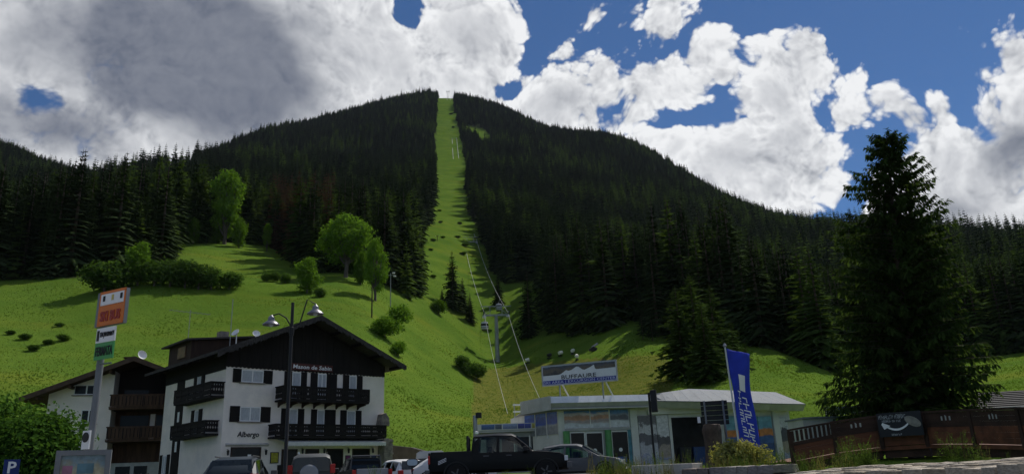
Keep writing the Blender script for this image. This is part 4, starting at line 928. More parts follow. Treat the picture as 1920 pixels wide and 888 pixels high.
# right wing with hipped sheet-metal roof
XE0, XE1, XR0, XR1 = 8.64, 22.1, 12.9, 20.9
ez0, ez1, rz_ = 5.18, 4.62, 6.35
def eave(x): t = (x-XE0)/(XE1-XE0); return Vector((x, -.05-.35*math.sin(math.pi*min(1, t*1.3)), ez0+(ez1-ez0)*t))
n = 13
for i in range(n):
    xa, xb = XE0+(XE1-XE0)*i/n, XE0+(XE1-XE0)*(i+1)/n-.014
    def up(x):
        if x < XR0: t = (x-XE0)/(XR0-XE0); return Vector((x+.1, .3+2.3*t, 5.74+(rz_-5.74)*t))
        t = (x-XR0)/(XE1-XR0); return Vector((XR0+.1+(XR1-XR0)*t, 2.6, rz_-.45*t))
    a, bb_ = eave(xa), eave(xb); c, d_ = up(xb), up(xa); dn = Vector((0, .02, -.06))
    MB().add([a, bb_, c, d_, a+dn, bb_+dn, c+dn, d_+dn], [(0, 1, 2, 3), (7, 6, 5, 4), (0, 4, 5, 1), (1, 5, 6, 2), (2, 6, 7, 3), (3, 7, 4, 0)]).build('roof_sheet', M_PANEL, st)
    s0, s1 = a+Vector((0, .02, -.02)), bb_+Vector((0, .02, -.02)); lo = Vector((0, .5, -.52))
    MB().add([s0, s1, s1+lo, s0+lo, s0+Vector((0, .07, 0)), s1+Vector((0, .07, 0)), s1+lo+Vector((0, .07, 0)), s0+lo+Vector((0, .07, 0))], [(0, 1, 2, 3), (7, 6, 5, 4), (0, 4, 5, 1), (1, 5, 6, 2), (2, 6, 7, 3), (3, 7, 4, 0)]).build('soffit_panel', M_PANELD, st)
MB().add([(XE1, -.05, ez1), (XE1, 9, ez1), (XR1+.1, 2.6, rz_-.47), (XE1, -.05, ez1-.1), (XE1, 9, ez1-.1), (XR1, 2.6, rz_-.6)], [(0, 1, 2), (5, 4, 3), (0, 3, 4, 1), (1, 4, 5, 2), (2, 5, 3, 0)]).build('roof_hip', M_PANEL, st)
MB().add([(XR0, 2.62, rz_), (XR1, 2.62, rz_-.46), (XE1, 9, ez1), (XE0, 9, 5.2), (XR0, 2.62, rz_-.1), (XR1, 2.62, rz_-.56), (XE1, 9, ez1-.1), (XE0, 9, 5.1)], [(0, 1, 2, 3), (7, 6, 5, 4), (0, 4, 5, 1), (1, 5, 6, 2), (2, 6, 7, 3), (3, 7, 4, 0)]).build('rear_roof', M_PANEL, st)
MB().box(8.62, 21.4, 1.2, 1.58, 4.2, 4.72).build('lintel', M_WALLS, st)
# upper printed glazing, left bay and main bay
M_PR1 = print_mat('print_piste', [(0, (.55, .58, .62)), (3.62, (.36, .30, .30)), (3.9, (.46, .24, .14)), (4.25, (.50, .42, .42)), (4.48, (.05, .17, .42))], .8, .9, 3.0)
M_PR2 = print_mat('print_glacier', [(0, (.60, .62, .66)), (3.85, (.10, .11, .14)), (4.2, (.20, .24, .32)), (4.36, (.06, .20, .48))], 1.0, .5, 9.0)
M_PR3 = print_mat('print_blue_sky', [(0, (.20, .22, .26)), (3.55, (.30, .32, .36)), (3.7, (.03, .09, .42)), (4.4, (.05, .15, .55))], .9, .5, 5.0)
for x0, x1, m in ((1.5, 3.68, M_PR1), (3.74, 5.30, M_PR1), (5.40, 6.98, M_PR2)):
    w = MB().box(x0, x1, 1.52, 1.57, 3.28, 4.66).build('printed_window', m, st); f = MB(); f.box(x0-.04, x0, 1.47, 1.59, 3.24, 4.7); f.box(x1, x1+.04, 1.47, 1.59, 3.24, 4.7); f.build('frame', M_FRAME, w)
MB().box(1.2, 7.1, 1.38, 1.59, 3.06, 3.235).build('sill_band', M_PANELD, st)
lw = Vector((-2.15, 4.55, 0)).normalized(); wing = math.atan2(lw.y, lw.x)
for i in range(3):
    o = MB().box(i*1.55+.05, i*1.55+1.48, -.05, .05, 2.9, 4.66).build('printed_window', M_PR3, st); o.location = (1.12, 1.65, 0); o.rotation_euler = (0, 0, wing)
    f = MB(); f.box(i*1.55-.03, i*1.55+.04, -.09, .07, 2.6, 4.7); f.build('frame', M_FRAME, o)
for x0, x1 in ((.98, 1.48), (7.06, 7.66), (19.72, 20.25)): MB().box(x0, x1, 1.3, 1.59, -1, 4.68).build('white_pillar', M_WALLS, st)
# ground floor fronts
for x0, x1, z0, z1 in ((2.0, 3.1, 1.9, 2.9), (3.3, 4.6, -.6, 2.85), (5.45, 6.75, .4, 2.9)):
    w = MB().box(x0, x1, 1.5, 1.57, z0, z1).build('glass_door' if z0 < 0 else 'window', M_GLASS, st); f = MB(); t = .07
    f.box(x0-t, x0, 1.45, 1.59, z0, z1+t); f.box(x1, x1+t, 1.45, 1.59, z0, z1+t); f.box(x0, x1, 1.45, 1.59, z1, z1+t); f.build('frame', M_FRAME, w)
    MB().lathe([(.02, -.005), (.16, -.005), (.16, .005), (.02, .005)], 12).xf(Matrix.Translation(((x0+x1)/2, 1.48, 1.5)) @ Matrix.Rotation(rad(90), 4, 'X')).build('sticker', M_WHITE, w) if z0 < 1.5 else None
MB().box(1.52, 2.9, 1.54, 1.585, -.6, 1.8).build('green_parapet', mat('green_board', (.12, .22, .10), .6, .1), st)
for x in (1.55, 5.02): MB().lathe([(.27, -1), (.27, 3.05)], 16, (x, 1.15, 0)).build('green_column', M_GREEN, st, smooth=True)
MB().box(6.78, 7.04, 1.4, 1.585, -.6, 3.03).build('teal_panel', M_TEAL, st); MB().box(5.6, 6.5, 1.3, 1.48, .55, .95).build('blue_plate', mat('blue_plate', (.03, .07, .30), .5, .1), st)
M_PR4 = print_mat('print_climber', [(0, (.30, .32, .45)), (1.0, (.42, .42, .46)), (1.9, (.10, .10, .12)), (2.6, (.50, .50, .52)), (3.4, (.12, .12, .13))], 1.7, 2.6, 12.0)
M_PR5 = print_mat('print_rider', [(0, (.28, .30, .45)), (.9, (.30, .26, .22)), (1.7, (.07, .07, .08)), (2.6, (.55, .56, .58))], 1.3, 1.8, 17.0)
M_PR6 = print_mat('print_sunset', [(0, (.03, .07, .20)), (1.6, (.05, .12, .30)), (2.2, (.55, .20, .05)), (2.75, (.14, .32, .42)), (3.4, (.20, .40, .50))], .6, .7, 21.0)
for x0, x1, m, z0, z1 in ((7.75, 9.3, M_PR4, .1, 4.1), (9.34, 10.35, M_PR5, .6, 4.1), (10.4, 10.62, M_WALLS, .1, 4.15), (15.3, 16.9, M_PR6, .1, 3.9), (16.96, 18.3, M_PR6, .1, 3.85), (18.36, 19.6, M_PR6, .1, 3.8), (20.3, 21.3, M_PR5, .1, 3.7)):
    MB().box(x0, x1, 1.44, 1.575, z0, z1).build('printed_panel', m, st)
MB().box(10.66, 13.6, 1.50, 1.588, -.8, 3.9).build('entrance_shade_slab', M_GLASS, st)  # dark slab stands in for the shade inside the entrance
for x0, c in ((11.0, (.012, .014, .02)), (12.2, (.02, .05, .14))): MB().box(x0, x0+1.0, 1.1, 1.45, .0, 1.5).build('counter', mat('counter_%d' % x0, c, .6, .2), st)
MB().box(13.64, 15.2, 1.42, 1.585, -.8, 4.0).build('plain_panel', M_PANELD, st)
# ---- billboard on its roof
BA = at(1018, 722, 64.5); BB_ = at(1157, 712, 62.8); bd = (BB_-BA); bw = math.hypot(bd.x, bd.y); bz = (BA.z+BB_.z)/2
bb = thing('billboard', 'wide roof billboard reading BUFFAURE above a blue strip', 'billboard', (BA.x, BA.y, bz), math.atan2(bd.y, bd.x))
BH = 1.56
MB().box(0, bw, 0, .12, 0, BH).build('panel', mat('billboard_white', (.62, .64, .68), .5, .05, 2), bb)
MB().box(.06, bw-.06, -.012, -.001, .05, .36).build('blue_strip', mat('billboard_blue', (.018, .025, .24), .5, .1, 2), bb)
# printed mountain picture: its lower border follows the white skyline cut-out
zz = [(.06, .78), (.36*bw*.62, .80), (.255*bw, .84), (.33*bw, 1.13), (.36*bw, 1.06), (.40*bw, 1.10), (.47*bw, 1.34), (.50*bw, 1.32), (.55*bw, 1.08), (.58*bw, 1.03), (.66*bw, 1.22), (.71*bw, 1.38), (.72*bw, 1.08), (.74*bw, 1.0), (bw-.06, 1.04)]
zz = sorted(zz); pic = MB()
for (xa, za), (xb, zb) in zip(zz[:-1], zz[1:]): pic.add([(xa, -.012, za), (xb, -.012, zb), (xb, -.012, BH-.05), (xa, -.012, BH-.05), (xa, -.001, za), (xb, -.001, zb), (xb, -.001, BH-.05), (xa, -.001, BH-.05)], [(0, 1, 2, 3), (0, 4, 5, 1), (3, 2, 6, 7)])
pic.build('mountain_picture', print_mat('print_range', [(0, (.035, .030, .026)), (1.0, (.10, .075, .045)), (1.3, (.05, .05, .055)), (1.52, (.12, .16, .22))], 1.5, .8, 2.0), bb)
f = MB(); t = .06
for q in ((-t, bw+t, -.05, .14, BH, BH+t), (-t, bw+t, -.05, .14, -t, 0), (-t, 0, -.05, .14, 0, BH), (bw, bw+t, -.05, .14, 0, BH)): f.box(*q)
f.build('frame', M_GREYM, bb)
lettering('BUFFAURE', .46, mat('dark_letter', (.03, .03, .035), .5, .1), bb, (.255*bw, -.02, .41), width=.47*bw, ext=.006, bold=.004)
lettering('SKI AREA | EXCURSION CENTER', .30, mat('pale_letter', (.55, .58, .75), .5, .05), bb, (.10, -.02, .10), width=bw-.22, ext=.006)
for x in (.22*bw, .80*bw):
    MB().bar((x, .2, 0), (x, .25, -1.35), .10).build('support_post', M_GREYM, bb); MB().bar((x+.22, .15, .05), (x+.65, 1.1, -1.30), .09).build('brace', M_WALLS, bb)
# ---- low ticket annex with posters, bull-wheel cover, pole and rails
KO = at(890, 840, 66)
an_ = thing('ticket_annex', 'low flat-roofed annex with blue posters on its eaves left of the station', 'annex', (KO.x, KO.y, 1.75), rad(5))
MB().box(.3, 5.9, .5, 5, -1, 3.3).build('wall', mat('annex_wall', (.30, .31, .30), .9, .1), an_); MB().box(.05, 6.0, 0, 5.2, 3.31, 3.5).build('roof', M_PANELD, an_)
sbx = MB().box(.12, 5.8, -.05, .06, 3.5, 4.0).build('sign_band', M_WALLS, an_)
for x0, x1, c in ((.6, 1.7, (.03, .08, .20)), (1.75, 2.3, (.05, .07, .10)), (2.4, 3.6, (.14, .18, .30)), (3.65, 4.2, (.02, .03, .20)), (4.22, 4.75, (.02, .04, .26)), (4.85, 5.3, (.40, .32, .05))):
    MB().box(x0, x1, -.075, -.051, 3.56, 3.95).build('poster', print_mat('annex_print_%d' % int(x0*100), [(0, c), (3.8, tuple(min(1, q*1.6) for q in c))], 4, .3, x0), sbx)
for x0 in (1.0, 2.3, 3.6, 4.8): w = MB().box(x0, x0+1.0, .42, .497, .9, 2.9).build('window', M_GLASS, an_); MB().box(x0+1.0, x0+1.08, .40, .499, .8, 3.0).build('frame', M_FRAME, w)
DO = at(990, 800, 74); dmz = gz(DO.x, DO.y)
dm_ = thing('wheel_cover', 'rounded pale grey cover rising behind the ticket annex', 'cover', (DO.x, DO.y, 1.8), 0)
c = MB()
prof = [(2.6, 0), (2.6, 2.6), (2.35, 3.2), (1.8, 3.75), (1.0, 4.15), (.15, 4.3)]
c.lathe(prof, 20); c.build('shell', mat('pale_shell', (.46, .48, .44), .8, .1, 1), dm_, smooth=True)
cc = MB()
for k in range(10): a = 6.283*k/10; cc.tube([(r_*1.01*math.cos(a), r_*1.01*math.sin(a), z_) for r_, z_ in prof], .04, 5)
cc.build('rib', M_PANELD, dm_)
rl = thing('slope_barrier', 'white horizontal rails on the slope behind the station fascia', 'barrier', tuple(at(962, 770, 82)), rad(2))
for z in (-.15, .55): MB().box(0, 2.4, 0, .08, z, z+.16).build('rail', M_WHITE, rl)
for x in (.1, 1.2, 2.25): MB().box(x, x+.1, .085, .18, -1.2, .8).build('post', M_GREYM, rl)
PO = at(893, 880, 60); pz = at(893, 778, 60).z
cp = thing('camera_pole', 'grey pole with a small dark camera rising above the pickup cab', 'pole', (PO.x, PO.y, 1.7))
MB().tube([(0, 0, -.3), (0, 0, pz-1.7)], .16, 10).build('post', M_GREYM, cp, smooth=True); MB().box(.05, .5, -.15, .15, pz-1.9, pz-1.5).build('camera', M_BLACKM, cp); MB().lathe([(.02, -.12), (.14, -.08), (.14, .08), (.02, .12)], 10, (.1, -.2, pz-3.0)).build('lamp', M_WHITE, cp)
# ------------------------------------------------------------------ gondola lift
M_PYL = mat('pylon_steel', (.26, .29, .27), .6, .15, 1, metal=.3)
M_ROPE = mat('steel_rope', (.42, .43, .42), .5, .1, 1, metal=.4)
M_CAB = mat('cabin_shell', (.50, .52, .54), .35, .1, 2)
line = Vector((-.10, 1, 0)).normalized(); side_ = Vector((line.y, -line.x, 0))
def pylon(pxb, pyh, d, label, gauge=6.1):
    b = onground(pxb, d); top = at(pxb, pyh, d).z-b.z; s = max(1, d/400)**.15
    t = thing('lift_pylon', label, 'pylon', b, math.atan2(side_.y, side_.x), 'gondola lift pylons')
    MB().tube([(0, 0, -.6), (0, 0, top-.5)], [.62, .42], 12).build('column', M_PYL, t, smooth=True)
    MB().box(-gauge/2-.3, gauge/2+.3, -.25, .25, top-.55, top-.1).build('crossarm', M_PYL, t)
    g_ = MB()
    for sx_ in (-1, 1):
        g_.bar((sx_*1.55, 0, top-.1), (sx_*1.55, 0, top+1.9), .14); g_.bar((sx_*1.55, 0, top+1.0), (sx_*2.9, 0, top-.1), .1)
    g_.box(-gauge/2-.9, gauge/2+.9, -.1, .1, top+1.9, top+2.1); g_.build('lifting_frame', M_PYL, t)
    for sx_ in (-1, 1):
        a = MB().box(sx_*gauge/2-.12, sx_*gauge/2+.12, -2.6, 2.6, top-.1, top+.12).build('sheave_assembly', M_PYL, t)
        for k in range(8): MB().lathe([(.28, -.06), (.28, .06)], 10).xf(Matrix.Rotation(rad(90), 4, 'Y')).build('sheave', M_BLACKM, a, loc=(sx_*gauge/2+sx_*.2, -2.3+k*.65, top+.15))
        MB().box(sx_*gauge/2-.45, sx_*gauge/2+.45, -.7, .7, top-.95, top-.55).build('maintenance_box', M_CAB, a)
    w = Vector((0, 0, top+.42)); return [b+side_*sg*gauge/2+w for sg in (-1, 1)], t
spec = [(933, 588, 195, 'nearest gondola pylon standing on the meadow'), (882, 452, 360, 'second gondola pylon from below, at the forest edge'), (863, 368, 560, 'third gondola pylon from below, beside the cleared line'),
        (852, 262, 930, 'fourth gondola pylon from below, high on the cleared line'), (840, 172, 1375, 'highest gondola pylon, on the skyline notch')]
heads = [[at(957, 792, 104), at(1017, 757, 112)]]
for (a, e, d, l) in spec: heads.append(pylon(a, e, d, l)[0])
rope_pts = []
for k, nm in ((0, 'left'), (1, 'right')):
    pts = []
    for i in range(len(heads)-1):
        p, q = heads[i][k], heads[i+1][k]; L = (q-p).length
        for j in range(16): t_ = j/16; pp = p.lerp(q, t_); pp.z -= 4*t_*(1-t_)*L*.016; pts.append(pp)
    pts.append(heads[-1][k]); rope_pts.append(pts)
    rr = [max(.035, .00021*p.length) for p in pts]
    tag(MB().tube(pts, rr, 5).build('haul_rope', M_ROPE), 'pale steel haul rope on the %s side of the gondola pylons' % nm, 'rope')
def cabin_mesh():
    b = MB(); secs = [(.55, 0), (.92, .12), (1.0, .9), (.95, 1.5), (.78, 1.95), (.45, 2.08)]; V = []
    out = []
    for (k, z) in secs:
        w, l = 1.0*k, 1.05*k; ring = []
        for i in range(16):
            a = 6.283*i/16; c_, s_ = math.cos(a), math.sin(a); e = 2/3.2
            ring.append((math.copysign(abs(c_)**e, c_)*w, math.copysign(abs(s_)**e, s_)*l, z))
        out.append(ring)
    for r in out: b.v += r
    for i in range(len(secs)-1):
        for k in range(16): b.f.append((i*16+k, i*16+(k+1) % 16, (i+1)*16+(k+1) % 16, (i+1)*16+k)); b.m.append(1 if i in (2,) else 0)
    b.f.append(tuple(range(15, -1, -1))); b.m.append(0); b.f.append(tuple(5*16+k for k in range(16))); b.m.append(0)
    return b.mesh('shell', [M_CAB, M_GLASS], True)
CABM = cabin_mesh()
HANG = MB().tube([(0, 0, 2.05), (0, 0, 2.6), (.35, 0, 3.2), (.3, 0, 4.2), (0, 0, 4.5)], .07, 6).box(-.12, .12, -.5, .5, 4.4, 4.6).mesh('hanger', M_PYL)
RACK = MB().box(-.98, .98, -1.22, -1.1, .45, .55).box(-.98, -.9, -1.2, -1.1, .2, .9).box(.9, .98, -1.2, -1.1, .2, .9).mesh('ski_rack', M_BLACKM)
FLOORM = MB().box(-.7, .7, -.7, .7, -.12, .0).mesh('floor', M_BLACKM)
for k, u_, lab in ((0, 1.02, 'gondola cabin hanging beside the nearest pylon on its left rope'), (1, 1.22, 'gondola cabin above the crossarm of the nearest pylon on the right rope'), (0, 1.93, 'gondola cabin just below the second pylon on the left rope'), (1, 2.06, 'gondola cabin just above the second pylon on the right rope'),
                   (0, 2.62, 'gondola cabin between second and third pylon on the left rope'), (1, 2.55, 'gondola cabin between second and third pylon on the right rope'), (1, 3.4, 'gondola cabin between third and fourth pylon on the right rope'), (0, 3.6, 'gondola cabin between third and fourth pylon on the left rope'), (1, 4.4, 'gondola cabin highest on the right rope below the skyline')):
    p = rope_pts[k][min(int(u_*16), len(rope_pts[k])-1)]
    t = thing('gondola_cabin', lab, 'gondola', (p.x, p.y, p.z-4.5), math.atan2(side_.y, side_.x), 'gondola cabins on the lift')
    for nm, me in (('shell', CABM), ('hanger', HANG), ('ski_rack', RACK), ('floor', FLOORM)): link(nm, me, t)
# summit mast, wooden poles, floodlights
def pole(px, pyt, d, label, r=.14, arm=True, name='utility_pole', m=None):
    b = onground(px, d); h = at(px, pyt, d).z-b.z; t = thing(name, label, 'pole', b)
    MB().tube([(0, 0, -.4), (0, 0, h)], [r, r*.7], 8).build('post', m or M_WOOD2, t, smooth=True)
    if arm:
        MB().box(-.9, .9, -.06, .06, h-.5, h-.38).build('crossarm', M_WOOD2, t)
        for x in (-.8, 0, .8): MB().lathe([(.05, 0), (.07, .1), (.03, .2)], 8, (x, 0, h-.38)).build('insulator', M_WHITE, t)
    return t, h
pole(697, 535, 146, 'bare wooden pole on the meadow left of the round bushes', .15, False)
pole(820, 441, 330, 'wooden power pole at the foot of the cleared line', .16); pole(821, 392, 470, 'wooden power pole halfway up the lower cleared line', .18)
t, h = pole(732, 512, 172, 'floodlight mast with three lamps above the round bushes', .12, False, 'floodlight_mast', M_PYL)
MB().box(-1.0, 1.0, -.04, .04, h-.5, h-.42).build('crossarm', M_PYL, t)
for x, z in ((-.95, -.5), (.7, 0), (.95, -.75)): MB().box(x-.28, x+.28, -.35, .05, h+z-.1, h+z+.12).build('floodlight', M_WHITE, t)
# snow-making gear on the bank
M_TARP = mat('pale_cover', (.70, .69, .60), .7, .1); M_YEL = mat('yellow_plastic', (.55, .45, .12), .5, .1)
for i, (px, py, dd, c) in enumerate(((989, 677, 175, 'w'), (1030, 675, 172, 'b'), (1051, 674, 170, 'bw'), (1074, 668, 168, 'bw'), (1082, 676, 160, 'w'))):
    b = onground(px, dd); t = thing('snow_gun', ['pale covered snow gun under the right gondola rope', 'dark squat snow gun left above the BUFFAURE sign', 'black and white snow gun above the left half of the BUFFAURE sign', 'upright pale snow gun above the middle of the BUFFAURE sign', 'low pale snow gun close above the middle of the BUFFAURE sign'][i], 'snow gun', b, .4*i)
    MB().box(-.5, .5, -.3, .3, .0, .25).build('base', M_BLACKM, t); MB().tube([(-.45, 0, .75), (.45, 0, .95)], [.34, .42], 10).build('barrel', M_TARP if 'w' in c else M_BLACKM, t, smooth=True); MB().bar((0, 0, .2), (0, 0, .7), .14).build('stand', M_BLACKM, t)
b = onground(1113, 163); t = thing('snow_lance', 'tilted pale machine with dark base above the right half of the sign', 'machine', b, .3)
MB().prism([(-.9, 0), (.5, 0), (.7, .6), (-.2, .9), (-.8, .5)], -.5, .5).build('base', M_BLACKM, t); MB().bar((-.3, 0, .8), (1.0, 0, 1.6), .5, .35).build('barrel', M_GREYM, t)
# hut roof in the wood on the right, house roof at the right edge
b = onground(1372, 240); t = thing('forest_hut', 'small hut roof showing between the dark spruces', 'hut', at(1372, 552, 240), .2)
MB().box(-2.2, 2.2, -1.5, 1.5, -3, 0).build('wall', M_WOOD2, t); MB().prism([(-2, -.1), (0, 1.0), (2, -.1)], -2.7, 2.7, 'x').build('roof', M_PANEL, t)
b = at(1905, 760, 62); t = thing('right_house', 'dark tiled house roof at the right edge behind the bridge', 'house', (b.x+3.5, b.y+2, 1.6), rad(-12))
zr = at(1905, 720, 62).z-1.6; ze = at(1905, 757, 62).z-1.6
MB().box(-4, 6, 0, 6, -1, ze).build('wall', M_PLASTER, t)
n = 9
for i in range(n):
    a, e = i/n, (i+1)/n; ya, yb = -1+4*a, -1+4*e+.12; za, zb = ze-.1+(zr-ze+.1)*a, ze-.1+(zr-ze+.1)*e
    MB().add([(-4.8+1.6*a, ya, za+.06), (6.6, ya, za+.06), (6.6, yb, zb), (-4.8+1.6*e, yb, zb), (-4.8+1.6*a, ya, za), (6.6, ya, za)], [(0, 1, 2, 3), (0, 4, 5, 1), (0, 3, 4), (1, 5, 2), (3, 2, 5, 4)]).build('tile_course', mat('dark_tiles', (.05, .047, .045), .8, .25, 4, .4), t)
MB().prism([(3, zr), (7, ze), (7, ze-.1), (3, zr-.12)], -3.2, 6.6, 'x').build('rear_roof', MATS['dark_tiles'], t)
MB().box(-4.8, 6.6, -1.12, -1.0, ze-.2, ze-.06).build('gutter', M_WHITE, t)
# ------------------------------------------------------------------ vehicles
M_TYRE = mat('tyre_rubber', (.012, .012, .012), .9, .2, 5); M_RIM = mat('wheel_rim', (.10, .10, .105), .45, .1, 3, metal=.3)
M_CGLASS = mat('car_glass', (.012, .016, .018), .16, .3, 2, spec=.45); M_TAIL = mat('tail_lamp', (.45, .02, .015), .3, .2, 4); M_HEAD = mat('head_lamp', (.62, .65, .68), .25, .1, 6)
M_PLASTIC = mat('black_plastic', (.015, .015, .016), .6, .2, 6); M_PLATE = mat('number_plate', (.62, .62, .60), .5, .05)
def paint(name, c): return mat(name, c, .38, .06, .8, spec=.16)
def clear_glass():
    m = bpy.data.materials.new('clear_car_glass'); m.use_nodes = True; g = NG(m.node_tree); g.n.clear(); o = g.node('ShaderNodeOutputMaterial')
    t = g.node('ShaderNodeBsdfTransparent'); t.inputs[0].default_value = (.78, .84, .80, 1); gl = g.node('ShaderNodeBsdfGlossy'); gl.inputs['Roughness'].default_value = .04
    fr_ = g.node('ShaderNodeFresnel'); fr_.inputs[0].default_value = 1.45; mx = g.node('ShaderNodeMixShader'); g.l.new(fr_.outputs[0], mx.inputs[0]); g.l.new(t.outputs[0], mx.inputs[1]); g.l.new(gl.outputs[0], mx.inputs[2]); g.l.new(mx.outputs[0], o.inputs[0]); return m
M_CLEAR = clear_glass()
def lerp(a, b, t): return a+(b-a)*t
class Car:
    """body lofted through stations: (x, half width, z belt, z roof or None, roof half width); x forward"""
    def __init__(s, label, name, cat, loc, rz, stations, zb, m, wheels, wr=.33, group='vehicles parked in front of the hotel and station'):
        s.t = thing(name, label, cat, loc, rz, group); s.st = stations; s.zb = zb
        b = MB(); N = 14
        for (x, w, zk, zr, wr_) in stations:
            zr2 = zr if zr else zk+.012; w2 = wr_ if zr else w*.86
            half = [(w*.80, zb), (w*.97, zb+.10), (w, lerp(zb, zk, .45)), (w*.985, lerp(zb, zk, .82)), (w*.945, zk), (lerp(w*.945, w2, .90), lerp(zk, zr2, .88)), (w2*.80, zr2)]
            for (yy, z) in half: b.v.append((x, yy, z))
            for (yy, z) in reversed(half): b.v.append((x, -yy, z))
        n = len(stations)
        for i in range(n-1):
            for k in range(N):
                if k in (4, 8) and stations[i][3] and stations[i+1][3]: continue      # open cabin sides, closed below by panes and pillars
                b.f.append((i*N+k, i*N+(k+1) % N, (i+1)*N+(k+1) % N, (i+1)*N+k)); b.m.append(0)
        b.f.append(tuple(range(N-1, -1, -1))); b.m.append(0); b.f.append(tuple((n-1)*N+k for k in range(N))); b.m.append(0)
        s.body = b.build('body', m, s.t, smooth=True); s.m = m; s.cab = [q for q in stations if q[3]]; s.win = []
        for (wx, wy) in [(a, q) for a in wheels for q in (1, -1)]:
            w = max(q[1] for q in stations)-.10
            ty = MB().lathe([(wr*.62, -.11), (wr*.95, -.11), (wr, -.07), (wr, .07), (wr*.95, .11), (wr*.62, .11)], 20).xf(Matrix.Rotation(rad(90), 4, 'X')).build('wheel', M_TYRE, s.t, loc=(wx, wy*w, wr), smooth=True)
            rm_ = MB().lathe([(.03, -.08), (wr*.60, -.09), (wr*.62, .09), (.03, .08)], 14); rm_.xf(Matrix.Rotation(rad(90), 4, 'X'))
            for k in range(5): a = 6.283*k/5; rm_.bar((.05*math.cos(a), wy*.1, .05*math.sin(a)), (wr*.58*math.cos(a), wy*.1, wr*.58*math.sin(a)), .05)
            rm_.build('rim', M_RIM, ty)
            ar = MB(); pts = [(wx+math.cos(a)*(wr+.07), wy*(w+.075), wr+math.sin(a)*(wr+.07)) for a in [math.pi*k/10 for k in range(11)]]; ar.tube(pts, .035, 5); ar.build('wheel_arch', M_PLASTIC, s.t)
    def sec(s, x):
        st = s.st
        for a, b in zip(st[:-1], st[1:]):
            if a[0] <= x <= b[0]:
                t = (x-a[0])/max(1e-6, b[0]-a[0]); f = lambda i, d0, d1: lerp(a[i] if a[i] else d0, b[i] if b[i] else d1, t)
                return lerp(a[1], b[1], t), lerp(a[2], b[2], t), f(3, a[2]+.012, b[2]+.012), f(4, a[1]*.86, b[1]*.86)
    def pillars(s):                              # close what is left of the cabin sides between the panes, and seat the cabin
        xs_ = [s.cab[0][0]]+[v for w_ in sorted(s.win) for v in (w_[0], w_[1])]+[s.cab[-1][0]]; tp_ = [s.cab[0][0]]+[v for w_ in sorted(s.win) for v in (w_[2], w_[3])]+[s.cab[-1][0]]
        s.m_keep = M_CLEAR
        for k in range(0, len(xs_), 2):
            if xs_[k+1]-xs_[k] > .005: s.side_panel('pillar', s.m, xs_[k], xs_[k+1], tp_[k], tp_[k+1], 0, .88)
        for (a, e, a2, e2) in s.win: s.side_panel('window_rail', s.m, a, e, a2, e2, .80, .88)
        xm = (s.cab[0][0]+s.cab[-1][0])/2
        for sx_ in (-.45, .35):
            for yy in (-.38, .38): MB().box(xm+sx_-.08, xm+sx_+.10, yy-.24, yy+.24, s.zb+.3, s.cab[1][2]+.22).build('seat', M_PLASTIC, s.t, bevel=.03)
    def side_glass(s, x0, x1, x2, x3): s.win.append((x0, x1, x2, x3)); s.side_panel('side_window', M_CLEAR, x0, x1, x2, x3, .0, .84)
    def side_panel(s, nm, mm, x0, x1, x2, x3, lo, hi):   # bottom x0..x1, top x2..x3
        for sg in (1, -1):
            P = []
            for (x, u) in ((x0, lo), (x1, lo), (x3, hi), (x2, hi)):
                w, zk, zr, w2 = s.sec(x); yy = lerp(w*.945, lerp(w*.945, w2, .90), u/.88 if u < .88 else 1)+.012; zz = lerp(zk, lerp(zk, zr, .88), u/.88 if u < .88 else 1)
                P.append(Vector((x, sg*yy, zz)))
            Q = [p+Vector((0, -sg*.02, 0)) for p in P]
            MB().add(P+Q, [(0, 1, 2, 3), (7, 6, 5, 4), (0, 4, 5, 1), (1, 5, 6, 2), (2, 6, 7, 3), (3, 7, 4, 0)]).build(nm, mm, s.t)
    def end_glass(s, xb, xt, zb, zt, wb, wt, name):
        n = Vector((zt-zb, 0, xb-xt)).normalized()*(.03 if xb > xt else -.03)
        if xb < xt: n = Vector((-(zt-zb), 0, -(xb-xt)*-1)).normalized()*.03
        P = [Vector((xb, -wb, zb)), Vector((xb, wb, zb)), Vector((xt, wt, zt)), Vector((xt, -wt, zt))]; P = [p+n for p in P]; Q = [p-n*2 for p in P]
        MB().add(P+Q, [(0, 1, 2, 3), (7, 6, 5, 4), (0, 4, 5, 1), (1, 5, 6, 2), (2, 6, 7, 3), (3, 7, 4, 0)]).build(name, M_CGLASS, s.t)
    def box(s, name, m, *q, bevel=.02): return MB().box(*q).build(name, m, s.t, bevel=bevel)
    def pair(s, name, m, x0, x1, y0, y1, z0, z1, bevel=.02):
        for sg in (1, -1): MB().box(x0, x1, min(sg*y0, sg*y1), max(sg*y0, sg*y1), z0, z1).build(name, m, s.t, bevel=bevel)
    def mirrors(s, x, y, z, m): 
        for sg in (1, -1): MB().box(x-.07, x+.09, min(sg*y, sg*(y+.2)), max(sg*y, sg*(y+.2)), z, z+.17).build('wing_mirror', m, s.t, bevel=.03)
def place(px, d): p = onground(px, d); return (p.x, p.y, near_z(np.array([p.x]), np.array([p.y]))[0]+.012)
